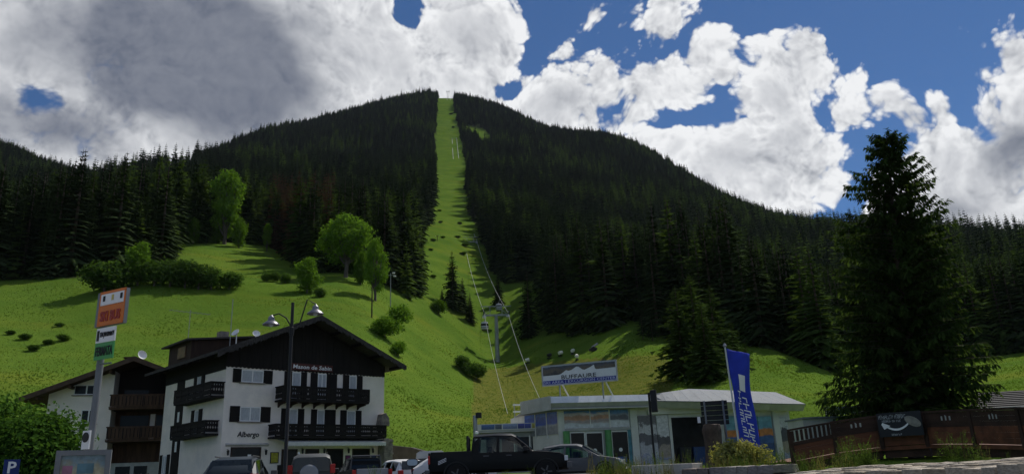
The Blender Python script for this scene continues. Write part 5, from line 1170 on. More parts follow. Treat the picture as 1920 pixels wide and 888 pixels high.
# -- black crew-cab pickup, side on, nose to the right
L = place(940, 30.2)
BLK = paint('black_paint', (.006, .007, .007))
c = Car('black crew-cab pickup truck parked side-on with its nose to the right', 'pickup_truck', 'pickup', L, rad(1),
        [(-2.62, .80, 1.06, None, 0), (-2.55, .86, 1.20, None, 0), (-1.05, .88, 1.20, None, 0), (-1.03, .88, 1.12, 1.50, .72), (-.95, .88, 1.12, 1.78, .66), (-.2, .88, 1.12, 1.81, .67), (.45, .88, 1.12, 1.79, .66), (.62, .88, 1.11, 1.70, .66), (1.18, .88, 1.12, 1.17, .78), (1.25, .88, 1.12, None, 0), (2.2, .86, 1.03, None, 0), (2.42, .80, .90, None, 0), (2.5, .72, .70, None, 0)], .42, BLK, (-1.62, 1.66), .38)
c.side_glass(-.80, -.14, -.72, -.12); c.side_glass(-.04, .98, -.02, .52)
c.end_glass(1.18, .62, 1.17, 1.68, .74, .62, 'windscreen'); c.end_glass(-1.035, -.97, 1.22, 1.70, .66, .6, 'rear_window')
c.box('bumper', M_RIM, 2.44, 2.62, -.82, .82, .48, .70); c.pair('head_lamp', M_HEAD, 2.36, 2.49, .52, .82, .74, .92); c.box('grille', M_PLASTIC, 2.44, 2.53, -.48, .48, .72, .92)
c.pair('tail_lamp', M_TAIL, -2.66, -2.58, .70, .86, .78, 1.08); c.box('tailgate', BLK, -2.665, -2.60, -.68, .68, .62, 1.19); c.box('rear_bumper', M_RIM, -2.78, -2.60, -.82, .82, .46, .58)
c.mirrors(.92, .88, 1.12, M_PLASTIC); c.box('bonnet_scoop', M_RIM, 1.35, 1.85, -.25, .25, 1.10, 1.16); c.pair('door_handle', M_RIM, -.62, -.42, .875, .90, .98, 1.02); c.pair('door_handle', M_RIM, .22, .42, .875, .90, .98, 1.02)
for k in range(3): 
    q = MB(); q.bar((-2.28, -.90, .86-.05*k), (-1.98, -.90, .98-.05*k), .012, .02); q.build('side_decal', M_WHITE, c.t)
rb = MB(); rb.tube([(-1.2, -.72, 1.15), (-1.2, -.70, 1.72), (-1.2, .70, 1.72), (-1.2, .72, 1.15)], .04, 8); rb.build('roll_bar', M_PLASTIC, c.t, smooth=True)
c.pillars()
# -- dark grey hatchback behind its nose, angled to the right
L = place(1085, 35.5); GRY = paint('graphite_paint', (.11, .115, .12))
c = Car('dark grey hatchback with blue-tinted windscreen just right of the black pickup', 'hatchback_car', 'car', L, rad(-14),
        [(-2.02, .66, .70, None, 0), (-1.95, .80, .92, None, 0), (-1.80, .86, .96, 1.10, .60), (-1.35, .88, .94, 1.42, .58), (-.6, .89, .92, 1.52, .60), (.1, .89, .91, 1.50, .60), (.35, .89, .90, 1.42, .60), (1.08, .88, .94, .97, .70), (1.15, .88, .94, None, 0), (1.75, .84, .84, None, 0), (2.02, .74, .70, None, 0), (2.12, .62, .52, None, 0)], .26, GRY, (-1.28, 1.30), .32)
c.side_glass(-1.45, -.48, -1.25, -.45); c.side_glass(-.38, .86, -.36, .28); c.end_glass(1.08, .36, .965, 1.41, .72, .58, 'windscreen'); c.end_glass(-1.86, -1.38, 1.0, 1.38, .6, .54, 'rear_window')
c.pair('head_lamp', M_HEAD, 1.78, 2.03, .48, .74, .62, .78); c.box('grille', M_PLASTIC, 2.02, 2.13, -.4, .4, .42, .58); c.pair('tail_lamp', M_TAIL, -2.02, -1.90, .55, .80, .78, .96); c.mirrors(.72, .89, .93, GRY); c.box('number_plate', M_PLATE, 2.105, 2.14, -.26, .26, .36, .46)
c.pillars()
# -- grey SUV seen from behind with spare wheel
L = place(583, 34.0); SUVG = paint('grey_green_paint', (.085, .09, .088))
c = Car('grey off-road wagon seen from behind with a covered spare wheel', 'off_road_car', 'car', L, rad(104),
        [(-2.10, .78, .95, None, 0), (-2.08, .86, 1.0, 1.60, .66), (-1.9, .88, 1.0, 1.72, .66), (-.6, .89, 1.0, 1.78, .68), (.25, .89, 1.0, 1.75, .67), (.45, .89, 1.0, 1.68, .66), (1.02, .88, 1.02, 1.05, .76), (1.1, .88, 1.02, None, 0), (1.9, .84, .92, None, 0), (2.1, .74, .7, None, 0)], .38, SUVG, (-1.3, 1.3), .36)
c.side_glass(-1.92, -1.0, -1.84, -1.0); c.side_glass(-.92, -.1, -.92, -.1); c.side_glass(-.02, .88, 0, .42); c.end_glass(-2.125, -2.11, 1.06, 1.56, .70, .62, 'rear_window'); c.end_glass(1.02, .45, 1.05, 1.66, .72, .62, 'windscreen')
MB().lathe([(.02, .09), (.30, .09), (.35, .05), (.35, -.09), (.02, -.09)], 24).xf(Matrix.Rotation(rad(-90), 4, 'Y')).build('spare_wheel_cover', M_GREYM, c.t, loc=(-2.2, .08, .98), smooth=True)
c.pair('tail_lamp', M_TAIL, -2.14, -1.98, .70, .89, .98, 1.32); c.box('rear_bumper', M_PLASTIC, -2.26, -2.06, -.84, .84, .42, .62); c.mirrors(.66, .89, 1.02, M_PLASTIC); c.pair('roof_rail', M_RIM, -1.7, .2, .56, .60, 1.755, 1.80); c.box('number_plate', M_PLATE, -2.29, -2.262, -.26, .26, .66, .77)
c.pillars()
# -- black and grey pickup seen from behind
L = place(676, 36.5); c = Car('black pickup seen from behind with a grey tailgate', 'pickup_truck', 'pickup', L, rad(112),
        [(-2.5, .84, 1.05, None, 0), (-.95, .86, 1.05, None, 0), (-.93, .86, 1.0, 1.36, .66), (-.85, .86, 1.0, 1.56, .62), (.3, .86, 1.0, 1.60, .63), (.45, .86, 1.0, 1.52, .62), (1.05, .85, 1.02, 1.05, .72), (1.1, .85, 1.02, None, 0), (2.2, .8, .9, None, 0), (2.4, .7, .6, None, 0)], .40, BLK, (-1.5, 1.5), .36)
c.end_glass(-.94, -.86, 1.10, 1.50, .62, .56, 'rear_window'); c.side_glass(-.75, -.05, -.7, -.05); c.side_glass(.02, .85, .02, .38); c.box('tailgate', M_GREYM, -2.56, -2.50, -.66, .66, .55, 1.06); c.pair('tail_lamp', M_TAIL, -2.55, -2.44, .68, .84, .72, 1.02); c.box('rear_bumper', M_RIM, -2.68, -2.5, -.8, .8, .42, .54); c.mirrors(.7, .86, 1.0, M_RIM)
rb = MB(); rb.tube([(-1.1, -.68, 1.05), (-1.1, -.6, 1.62), (-1.1, .6, 1.62), (-1.1, .68, 1.05)], .035, 8); rb.build('roll_bar', M_RIM, c.t, smooth=True)
c.pillars()
# -- white estate car from behind
L = place(744, 41.5); WHT = paint('white_car_paint', (.66, .66, .66))
c = Car('white estate car seen from behind right of the hotel terrace', 'estate_car', 'car', L, rad(122),
        [(-2.2, .72, .75, None, 0), (-2.15, .82, .9, 1.0, .6), (-1.85, .86, .92, 1.38, .58), (-1.0, .88, .9, 1.48, .6), (.1, .88, .9, 1.46, .6), (.3, .88, .9, 1.40, .6), (1.05, .86, .94, .97, .7), (1.1, .86, .94, None, 0), (1.9, .8, .8, None, 0), (2.15, .68, .55, None, 0)], .28, WHT, (-1.35, 1.35), .32)
c.side_glass(-1.78, -1.05, -1.7, -1.0); c.side_glass(-.95, -.2, -.93, -.2); c.side_glass(-.12, .85, -.1, .25); c.end_glass(-2.16, -1.90, .98, 1.36, .66, .54, 'rear_window'); c.pair('tail_lamp', M_TAIL, -2.22, -2.05, .60, .84, .74, .94); c.box('number_plate', M_PLATE, -2.235, -2.20, -.26, .26, .6, .7); c.mirrors(.72, .88, .92, WHT); c.box('rear_bumper', WHT, -2.28, -2.15, -.76, .76, .32, .55)
c.pillars()
# -- small silver van, rear toward us, next to the pickup's tail
L = place(806, 43.5); SIL = paint('silver_paint', (.36, .37, .36))
c = Car('silver van showing its rear left of the black pickup bed', 'van', 'van', L, rad(98),
        [(-2.1, .80, 1.0, 1.60, .66), (-2.0, .85, 1.0, 1.74, .70), (.6, .86, 1.0, 1.78, .70), (.9, .86, 1.0, 1.66, .68), (1.5, .85, 1.02, 1.05, .74), (1.6, .85, 1.02, None, 0), (2.1, .76, .75, None, 0)], .32, SIL, (-1.3, 1.3), .33)
c.end_glass(-2.11, -2.05, 1.06, 1.54, .68, .62, 'rear_window'); c.pair('tail_lamp', M_TAIL, -2.14, -2.02, .68, .84, .98, 1.35); c.side_glass(-1.8, -.6, -1.75, -.6); c.side_glass(-.5, .5, -.5, .5); c.box('rear_bumper', M_PLASTIC, -2.22, -2.08, -.8, .8, .34, .55); c.mirrors(1.0, .86, 1.02, SIL)
c.pillars()
# -- white car behind the pickup bed, only its roof shows
L = place(852, 38.5); c = Car('white car whose roof shows above the black pickup bed', 'white_car', 'car', L, rad(4),
        [(-2.0, .7, .8, None, 0), (-1.6, .85, .95, 1.1, .6), (-1.0, .87, .93, 1.44, .6), (.1, .88, .92, 1.47, .6), (.35, .88, .92, 1.38, .6), (1.0, .86, .95, .98, .7), (1.1, .86, .95, None, 0), (2.0, .7, .7, None, 0)], .28, WHT, (-1.25, 1.25), .31)
c.side_glass(-1.2, -.4, -1.05, -.4); c.side_glass(-.3, .8, -.28, .28); c.end_glass(1.0, .35, .98, 1.37, .7, .58, 'windscreen'); c.pair('tail_lamp', M_TAIL, -2.0, -1.85, .55, .72, .7, .85); c.pair('head_lamp', M_HEAD, 1.85, 2.0, .5, .7, .6, .74); c.mirrors(.65, .88, .93, WHT)
c.pillars()
# -- dark blue-grey car nearest, at the bottom edge left
L = place(446, 27.6); DBL = paint('dark_blue_paint', (.03, .04, .05))
c = Car('dark car at the bottom edge showing its roof and rear window before the hotel door', 'dark_car', 'car', L, rad(100),
        [(-2.0, .72, .85, None, 0), (-1.95, .84, .95, 1.05, .62), (-1.55, .87, .95, 1.44, .62), (-.7, .88, .94, 1.56, .62), (.2, .88, .93, 1.53, .62), (.45, .88, .93, 1.42, .6), (1.05, .86, .96, 1.0, .7), (1.12, .86, .96, None, 0), (2.0, .72, .7, None, 0)], .28, DBL, (-1.25, 1.25), .32)
c.end_glass(-1.96, -1.58, 1.02, 1.42, .68, .58, 'rear_window'); c.side_glass(-1.45, -.5, -1.3, -.5); c.side_glass(-.42, .85, -.4, .35); c.pair('tail_lamp', M_TAIL, -2.04, -1.88, .62, .86, .80, 1.0); c.mirrors(.7, .88, .96, M_RIM); c.pair('roof_rail', M_RIM, -1.3, .1, .54, .575, 1.535, 1.575); c.end_glass(1.05, .45, 1.0, 1.41, .7, .58, 'windscreen')
c.pillars()
# ------------------------------------------------------------------ street furniture
M_POST = mat('galvanised_post', (.17, .18, .19), .55, .12, 3, metal=.4); M_ORANGE = mat('orange_sign', (.62, .16, .02), .5, .08, 4); M_RED = mat('red_letter', (.32, .03, .02), .5, .05)
M_SGREEN = mat('green_sign', (.06, .30, .08), .5, .1, 4); M_BLACKL = mat('black_letter', (.015, .015, .015), .6, .05)
# bus-stop pole on the near lane
SP = at(186, 700, 11.0); sa = rad(-28)
zt = at(215, 545, 11.0).z
bs = thing('bus_stop_sign', 'tall bus stop pole with orange SKI BUS and green FERMATA plates', 'sign', (SP.x, SP.y, 0), sa)
MB().tube([(-.05, .03, -.2), (-.05, .03, zt-.35)], .042, 12).build('post', M_POST, bs, smooth=True)
tiltm = Matrix.Identity(4)
def plate(nm, x0, x1, z0, z1, m, t=.02, y=-.03, par=None): return MB().box(x0, x1, y-t, y, z0, z1).build(nm, m, par or bs)
pz1 = zt-.06; pz0 = pz1-.40
case = MB().box(-.14, .43, -.05, .0, pz0-.02, pz1+.03).build('sign_case', M_POST, bs)
op = plate('orange_plate', -.05, .41, pz0, pz0+.245, M_ORANGE, .012, -.052, case); wp = plate('white_plate', -.05, .41, pz0+.25, pz1-.005, M_WHITE, .012, -.052, case)
bd_ = MB()
for q in ((-.07, .428, pz1-.004, pz1+.03), (-.07, .42, pz0-.018, pz0-.002)): bd_.box(q[0], q[1], -.066, -.051, q[2], q[3])
bd_.box(-.07, -.052, -.066, -.051, pz0, pz1+.011); bd_.box(.412, .428, -.066, -.051, pz0, pz1+.011); bd_.build('orange_border', M_ORANGE, case)
lettering('SKI BUS', .17, M_RED, case, (-.02, -.068, pz0+.045), width=.40, ext=.004, bold=.006)
for x in (.0, .17, .34): MB().box(x, x+.04, -.07, -.065, pz1-.10, pz1-.03).build('emblem', M_YEL if .1 < x < .3 else M_BLACKL, case)
gp = plate('green_plate', -.04, .33, pz0-.45, pz0-.24, M_SGREEN, .015, -.058); wp2 = plate('white_plate', -.04, .33, pz0-.235, pz0-.05, M_WHITE, .015, -.058)
lettering('FERMATA', .16, M_BLACKL, gp, (-.02, -.077, pz0-.40), width=.33, ext=.003, bold=.003)
lettering('SEN JAN', .09, M_BLACKL, wp2, (.04, -.077, pz0-.165), width=.13, ext=.003); scrawl(7, 3, .065, M_BLACKL, wp2, (.185, -.077, pz0-.165), .125)
MB().box(-.02, .02, -.080, -.0732, pz0-.21, pz0-.08).build('bus_mark', M_BLACKL, wp2)
MB().tube([(0, 0, pz0-.49), (.24, -.02, pz0-.50)], .012, 6).build('bracket', M_POST, bs)
MB().box(-.07, .07, -.075, -.056, 2.10, 2.32).build('timetable', M_WHITE, bs); MB().box(-.07, .07, -.075, -.056, 1.86, 2.04).build('timetable', M_WHITE, bs)
q = MB().lathe([(.02, -.004), (.06, -.004), (.06, .004), (.02, .004)], 12).xf(Matrix.Rotation(rad(90), 4, 'X')).build('sticker', M_BLACKL, bs, loc=(0, -.08, 2.24))
# map board
IB = at(156, 870, 9.3); iw = .40; iz = at(150, 849, 9.3).z
ib = thing('map_board', 'grey framed village map board below the bus stop pole', 'notice board', (IB.x, IB.y, 0), rad(24))
MB().box(-iw/2, iw/2, -.02, .04, iz-.75, iz-.02).build('map_sheet', print_mat('print_village_map', [(0, (.34, .32, .20)), (1.5, (.20, .26, .16)), (1.72, (.36, .34, .22)), (1.86, (.14, .22, .26))], 5.0, .45, 4.0), ib)
f = MB(); 
for qd in ((-iw/2-.05, iw/2+.05, iz-.02, iz+.03), (-iw/2-.05, iw/2+.05, iz-.80, iz-.75), (-iw/2-.05, -iw/2, iz-.75, iz-.02), (iw/2, iw/2+.05, iz-.75, iz-.02)): f.box(qd[0], qd[1], -.05, .06, qd[2], qd[3])
f.build('frame', M_POST, ib)
for x0, x1, z0, z1, c in ((-.05, .10, -.20, -.10, (.10, .20, .24)), (-.18, -.06, -.38, -.27, (.30, .14, .20)), (.05, .17, -.33, -.25, (.14, .15, .12)), (-.18, -.09, -.20, -.12, (.16, .20, .12))): MB().box(x0, x1, -.026, -.0205, iz+z0, iz+z1).build('map_detail', mat('map_%d' % int(abs(x0)*1000), c, .5, .2, 8), ib)
for x in (-.16, .16): MB().tube([(x, .02, -.1), (x, .02, iz-.8)], .03, 8).build('leg', M_POST, ib)
# parking sign
PS = at(22, 872, 22.0); z = PS.z
ps = thing('parking_sign', 'small blue parking sign with a white P at the lower left', 'sign', (PS.x, PS.y, 0), rad(30))
MB().box(-.16, .16, -.02, 0, z-.2, z+.14).build('plate', mat('blue_sign', (.01, .03, .16), .5, .1), ps); MB().tube([(0, .03, -.1), (0, .03, z+.14)], .03, 8).build('post', M_POST, ps); MB().box(-.16, .16, -.02, 0, z-.42, z-.21).build('lower_plate', M_WHITE, ps)
lettering('P', .36, M_WHITE, ps, (-.09, -.028, z-.16), ext=.004, bold=.008); scrawl(6, 5, .09, M_BLACKL, ps, (-.13, -.028, z-.36), .26)
# double-arm street lamp
LP = at(541, 740, 31); lz0 = near_z(np.array([LP.x]), np.array([LP.y]))[0]; lh = at(549, 567, 31).z-lz0
lp = thing('street_lamp', 'tall dark street lamp with two hanging lamps in front of the hotel', 'street lamp', (LP.x, LP.y, lz0), rad(18))
MB().tube([(0, 0, -.3), (0, 0, 1.0), (0, 0, 1.05), (0, 0, lh)], [.11, .10, .075, .06], 10).build('post', M_BLACKM, lp, smooth=True); MB().lathe([(.09, lh-1.3), (.10, lh-1.0), (.07, lh-.98)], 10).build('collar', M_BLACKM, lp)
for sg, dx, dz2 in ((-1, .78, -.55), (1, .88, -.08)):
    pts = [Vector((0, 0, lh-1.0)), Vector((sg*.30, 0, lh-.82)), Vector((sg*.55, 0, lh+dz2+.22)), Vector((sg*dx, 0, lh+dz2+.05))] if sg > 0 else [Vector((0, 0, lh-1.0)), Vector((-.22, 0, lh-.62)), Vector((-.5, 0, lh-.45)), Vector((-dx, 0, lh+dz2))]
    MB().tube(pts, .028, 8).build('arm', M_BLACKM, lp, smooth=True); x = sg*dx; z = lh+dz2
    ld = MB().lathe([(.03, .04), (.06, 0), (.12, -.06), (.13, -.18), (.30, -.30), (.33, -.36), (.30, -.36), (.12, -.28), (.02, -.28)], 16, (x, 0, z)).build('lamp_head', mat('lamp_shade', (.20, .20, .22), .4, .1, 3, metal=.5), lp, smooth=True)
    MB().lathe([(.03, -.28), (.10, -.32), (.08, -.40), (.02, -.44)], 12, (x, 0, z)).build('glass_bulb', M_HEAD, ld)
# flag on a pole
FL = at(1372, 820, 27); fz = near_z(np.array([FL.x]), np.array([FL.y]))[0]; tp = at(1359, 648, 27); bt = at(1388, 840, 27)
fl = thing('banner_flag', 'tall blue banner flag with white vertical lettering beside the bridge', 'flag', (bt.x, bt.y, fz))
tv = tp-Vector((bt.x, bt.y, fz)); MB().tube([(0, 0, -.2), tuple(tv)], [.035, .025], 8).build('pole', mat('white_pole', (.55, .57, .55), .5, .1), fl, smooth=True); MB().lathe([(.02, -.05), (.07, 0), (.02, .09)], 8, tuple(tv)).build('finial', M_GREYM, fl)
M_FLAG = mat('blue_cloth', (.022, .045, .40), .8, .15, 2); nu, nv = 9, 30; FW, FHt = .74, tv.z*.86
def flag_pt(u, v): 
    s = tv*(1-.02-v*.86); wx = FW*u*(1-.18*math.sin(v*3.3)) ; return Vector((s.x+.04+wx, s.y-.02+.07*math.sin(u*6+v*9)+.05*math.sin(v*14+u*3), s.z-.22*u+.05*math.sin(v*7)*u))
fm = MB()
for j in range(nv+1):
    for i in range(nu+1): fm.v.append(tuple(flag_pt(i/nu, j/nv)))
for j in range(nv):
    for i in range(nu): k = j*(nu+1)+i; fm.f.append((k, k+1, k+nu+2, k+nu+1)); fm.m.append(0)
fo = fm.build('cloth', M_FLAG, fl, smooth=True); sd_ = fo.modifiers.new('thick', 'SOLIDIFY'); sd_.thickness = .006
def flag_text(s, u0, du, v0, v1):               # lettering that runs down the cloth and follows its folds
    me = glyphs(len(s), du*100, 1.0); co = [(v.co.x, v.co.z) for v in me.vertices]; xm = max(c_[0] for c_ in co); x0 = min(c_[0] for c_ in co); zm = max(c_[1] for c_ in co); z0 = min(c_[1] for c_ in co)
    for v in me.vertices:
        vv = v0+(v1-v0)*(v.co.x-x0)/(xm-x0); uu = u0+du*((v.co.z-z0)/(zm-z0)); p = flag_pt(uu, vv); v.co = p+Vector((0, -.02, 0))
    me.materials.clear(); me.materials.append(M_WHITE); link('lettering', me, fo)
flag_text('meteoms', .50, .30, .42, .80); flag_text('trentino', .24, .22, .38, .78)
em = MB(); 
for j in range(8):
    for i in range(5): em.v.append(tuple(flag_pt(.36+.36*i/4, .23+.14*j/7)+Vector((0, -.018, 0))))
for j in range(7):
    for i in range(4): k = j*5+i; em.f.append((k, k+1, k+6, k+5)); em.m.append(0)
em.build('emblem', M_WHITE, fo)
# traffic light seen from behind, back of a direction sign, tree stump
TL = at(1222, 800, 32); tz_ = near_z(np.array([TL.x]), np.array([TL.y]))[0]; t1 = at(1221, 731, 32).z-tz_; t0 = at(1223, 772, 32).z-tz_
tl = thing('traffic_light', 'black traffic light on a thin post before the station', 'traffic light', (TL.x, TL.y, tz_), rad(75))
MB().tube([(0, 0, -.2), (0, 0, t1-.1)], .045, 8).build('post', M_BLACKM, tl); hd = MB().box(-.14, .14, -.30, -.06, t0, t1).build('signal_head', M_BLACKM, tl, bevel=.02)
for k in range(3): MB().lathe([(.09, 0), (.10, .16), (.085, .16), (.075, 0)], 12).xf(Matrix.Rotation(rad(90), 4, 'Y')).build('visor', M_BLACKM, hd, loc=(.14, -.18, lerp(t0, t1, (k+.5)/3)))
SB = at(1343, 800, 28); sz = near_z(np.array([SB.x]), np.array([SB.y]))[0]; s1 = at(1343, 750, 28).z-sz; s0 = at(1343, 796, 28).z-sz
sb = thing('direction_sign', 'back of a dark slatted direction sign left of the blue flag', 'sign', (SB.x, SB.y, sz), rad(-10))
n = 5
for k in range(n): MB().box(-.45, .45, -.02, .02, s0+(s1-s0)*k/n+.008, s0+(s1-s0)*(k+1)/n-.008).build('sign_board', M_BLACKM, sb)
for x in (-.32, .30): MB().tube([(x, -.06, -.2), (x, -.06, s1)], .035, 8).build('post', M_POST, sb)
MB().box(-.60, -.50, -.03, .03, s0+.1, s0+.3).build('small_plate', M_WHITE, sb)
ST = at(1340, 850, 27.2); stz = near_z(np.array([ST.x]), np.array([ST.y]))[0]; sh_ = at(1345, 794, 27.2).z-stz
sp_ = thing('tree_stump', 'tall rough grey-brown stump below the direction sign', 'stump', (ST.x, ST.y, stz))
R = random.Random(11); b = MB(); prof = [(.50, -.1), (.40, .15), (.30, .5), (.27, .9), (.30, sh_*.9), (.26, sh_)]
b.lathe(prof, 14); b.v = [(x*(1+R.uniform(-.12, .12)), y*(1+R.uniform(-.12, .12)), z+R.uniform(-.03, .03)) for x, y, z in b.v]; b.build('trunk', M_BARK, sp_)
for k in range(4): a = k*1.6; MB().tube([(.25*math.cos(a), .25*math.sin(a), .2), (.55*math.cos(a), .55*math.sin(a), .02), (.8*math.cos(a), .8*math.sin(a), -.1)], [.12, .08, .03], 6).build('root', M_BARK, sp_)
# rounded road mirror left of the pickup
RM = at(773, 866, 33); rmz = near_z(np.array([RM.x]), np.array([RM.y]))[0]
rm_ = thing('road_mirror', 'pale rounded road mirror between the white estate and the van', 'mirror', (RM.x, RM.y, rmz), rad(10)); zc = RM.z-rmz
MB().tube([(0, .05, -.2), (0, .05, zc)], .03, 8).build('post', M_BLACKM, rm_)
pg = [(math.copysign(abs(math.cos(a))**.6, math.cos(a))*.21, zc+math.copysign(abs(math.sin(a))**.6, math.sin(a))*.12) for a in [6.283*k/20 for k in range(20)]]
MB().prism(pg, -.03, .02).build('mirror_face', mat('mirror_face', (.45, .55, .62), .3, .1), rm_); MB().prism([(x*1.14, zc+(z-zc)*1.2) for x, z in pg], .021, .04).build('rim', M_BLACKM, rm_)
# ------------------------------------------------------------------ wooden bridge on the right
M_BRW = mat('bridge_wood', (.125, .045, .022), .8, .35, 3, .4, 18, stretch=(.15, 1, 1)); M_BRD = mat('bridge_wood_dark', (.042, .022, .015), .85, .35, 3, .4, 18, stretch=(.15, 1, 1))
M_HOLE = M_WHITE
BR = [(1480, 804, 31.0), (1560, 789, 31.6), (1645, 777, 32.0), (1728, 770, 31.6), (1815, 766, 30.4), (1905, 762, 28.6), (2020, 762, 26.5)]
bt_ = [at(*q) for q in BR]
brg = thing('wooden_bridge', 'brown wooden bridge parapet running below the great larch', 'bridge', (bt_[0].x, bt_[0].y, 1.2))
o0 = Vector((bt_[0].x, bt_[0].y, 1.2)); HP = 1.12
def slab(nm, a, b_, z0a, z1a, z0b, z1b, th, m, off=0.0, par=None):
    d = Vector((b_.x-a.x, b_.y-a.y, 0)).normalized(); nrm = Vector((d.y, -d.x, 0)); A, B = a+nrm*off, b_+nrm*off
    P = [(A.x, A.y, z0a), (B.x, B.y, z0b), (B.x, B.y, z1b), (A.x, A.y, z1a)]; Q = [(p[0]-nrm.x*th, p[1]-nrm.y*th, p[2]) for p in P]
    return MB().add(P+Q, [(0, 1, 2, 3), (7, 6, 5, 4), (0, 4, 5, 1), (1, 5, 6, 2), (2, 6, 7, 3), (3, 7, 4, 0)]).build(nm, m, par or brg)
for i in range(len(bt_)-1):
    a, e = bt_[i]-o0, bt_[i+1]-o0; u = (e-a).normalized()*.05; a2, e2 = a+u, e-u
    slab('hand_rail', a-u, e+u, a.z-.07, a.z, e.z-.07, e.z, .16, M_BRD, .05)
    if i == 0:
        for k in range(9):                       # open balusters at the bridge end
            p, q_ = a2.lerp(e2, k/9), a2.lerp(e2, (k+.55)/9)
            slab('baluster', p, q_, p.z-.46, p.z-.075, q_.z-.46, q_.z-.075, .04, M_BRD)
        slab('upper_board', a2, e2, a.z-.60, a.z-.465, e.z-.60, e.z-.465, .05, M_BRD)
    else:
        n_ = 3
        for k in range(n_): slab('upper_board', a2, e2, a.z-.56+.16*k, a.z-.562+.16*(k+1), e.z-.56+.16*k, e.z-.562+.16*(k+1), .045+.008*(k % 2), M_BRD)
        mid = a2.lerp(e2, .5); d = (e2-a2).normalized()
        for k in (-1, 0, 1): p = mid+d*.16*k; slab('painted_cut_out', p-d*.03, p+d*.03, p.z-.34, p.z-.20+.04*(k == 0), p.z-.34, p.z-.20, .01, mat('painted_light_through', (.34, .34, .32), .7, .2), .008)  # pale slips on the boards imitate daylight showing through holes
    for k in range(3): slab('lower_board', a2, e2, a.z-HP+.187*k, a.z-HP-.003+.187*(k+1), e.z-HP+.187*k, e.z-HP-.003+.187*(k+1), .05+.006*(k % 2), M_BRW, -.012)
    slab('girder', a, e, a.z-HP-.42, a.z-HP-.03, e.z-HP-.42, e.z-HP-.03, .3, M_BRD, -.12)
    for p in (a,): slab('post', p-u*1.5, p+u*1.5, p.z-HP-.1, p.z-.07, p.z-HP-.1, p.z-.07, .12, M_BRD, .035)
# deck and far parapet
dk = MB()
for i in range(len(bt_)-1):
    a, e = bt_[i]-o0, bt_[i+1]-o0; d = (e-a).normalized(); nr_ = Vector((-d.y, d.x, 0))*3.2
    dk.add([(a.x, a.y, a.z-HP-.02), (e.x, e.y, e.z-HP-.02), (e.x+nr_.x, e.y+nr_.y, e.z-HP-.02), (a.x+nr_.x, a.y+nr_.y, a.z-HP-.02), (a.x, a.y, a.z-HP-.15), (e.x, e.y, e.z-HP-.15), (e.x+nr_.x, e.y+nr_.y, e.z-HP-.15), (a.x+nr_.x, a.y+nr_.y, a.z-HP-.15)], [(0, 1, 2, 3), (7, 6, 5, 4), (0, 4, 5, 1), (2, 6, 7, 3)])
dk.build('deck', M_BRW, brg)
A, B = at(1645, 774, 31.85), at(1727, 769, 31.45); dd_ = (B-A); bl = math.hypot(dd_.x, dd_.y)
bn = thing('bridge_banner', 'black banner with white lettering and curved arrow on the bridge', 'banner', (A.x, A.y, A.z-.92), math.atan2(dd_.y, dd_.x))
MB().box(0, bl, -.16, -.145, .06, .90).build('sheet', mat('black_banner', (.012, .013, .017), .5, .1), bn)
M_WORN = mat('worn_white_print', (.36, .37, .38), .7, .3, 12); scrawl(17, 11, .15, M_WORN, bn, (.06, -.168, .68), bl*.62, (9,)); scrawl(13, 12, .09, M_WORN, bn, (.16, -.168, .56), bl*.44, (6, 9)); scrawl(6, 13, .07, M_WORN, bn, (.42, -.168, .10), .34)
ar = MB(); pts = [(.28+.75*t_, .42-.62*t_*(1-t_)+.06*t_) for t_ in [k/12 for k in range(13)]]
for (x0, z0), (x1, z1) in zip(pts[:-1], pts[1:]): ar.add([(x0, -.17, z0-.03), (x1, -.17, z1-.03), (x1, -.17, z1+.04), (x0, -.17, z0+.04), (x0, -.161, z0-.03), (x1, -.161, z1-.03), (x1, -.161, z1+.04), (x0, -.161, z0+.04)], [(0, 1, 2, 3), (0, 4, 5, 1), (3, 2, 6, 7)])
ar.prism([(.12, .50), (.20, .32), (.42, .44), (.16, .56)], -.171, -.161); ar.build('arrow', M_WHITE, bn)
el = [(bl*.80+.26*math.cos(a), .55+.17*math.sin(a)-.10*math.cos(a)) for a in [6.283*k/18 for k in range(18)]]; MB().prism(el, -.17, -.161).build('emblem', mat('grey_emblem', (.22, .21, .18), .6, .2, 8), bn)
# roof boards beyond the bridge
RO = at(1552, 775, 60); rb_ = thing('blue_roof_board', 'pale blue advertising board behind the bridge end', 'board', (RO.x, RO.y, at(1585, 775, 60).z), rad(2))
MB().box(0, 2.75, 0, .08, 0, .55).build('panel', print_mat('print_pale_blue', [(0, (.42, .50, .52)), (.2, (.18, .30, .45)), (.42, (.30, .42, .52))], 2.5, .3, 6.0), rb_); MB().box(-.08, 0, -.02, .1, 0, .55).build('edge', M_WALLS, rb_)
for x in (.4, 2.3): MB().bar((x, .1, 0), (x, .1, -3.2), .1).build('post', M_GREYM, rb_)
R2 = at(1518, 786, 58); lb = thing('kiosk', 'low grey kiosk with cut-out letters along its roof behind the bridge', 'kiosk', (R2.x, R2.y, 1.7), rad(3)); kz = at(1540, 783, 58).z-1.7
MB().box(-.4, 4.6, .2, 3, -.8, kz).build('wall', M_PANELD, lb); MB().box(-.5, 4.7, 0, 3.2, kz, kz+.12).build('roof', M_PANEL, lb); scrawl(10, 21, .34, M_BLACKL, lb, (.9, -.02, kz+.13), 2.6)
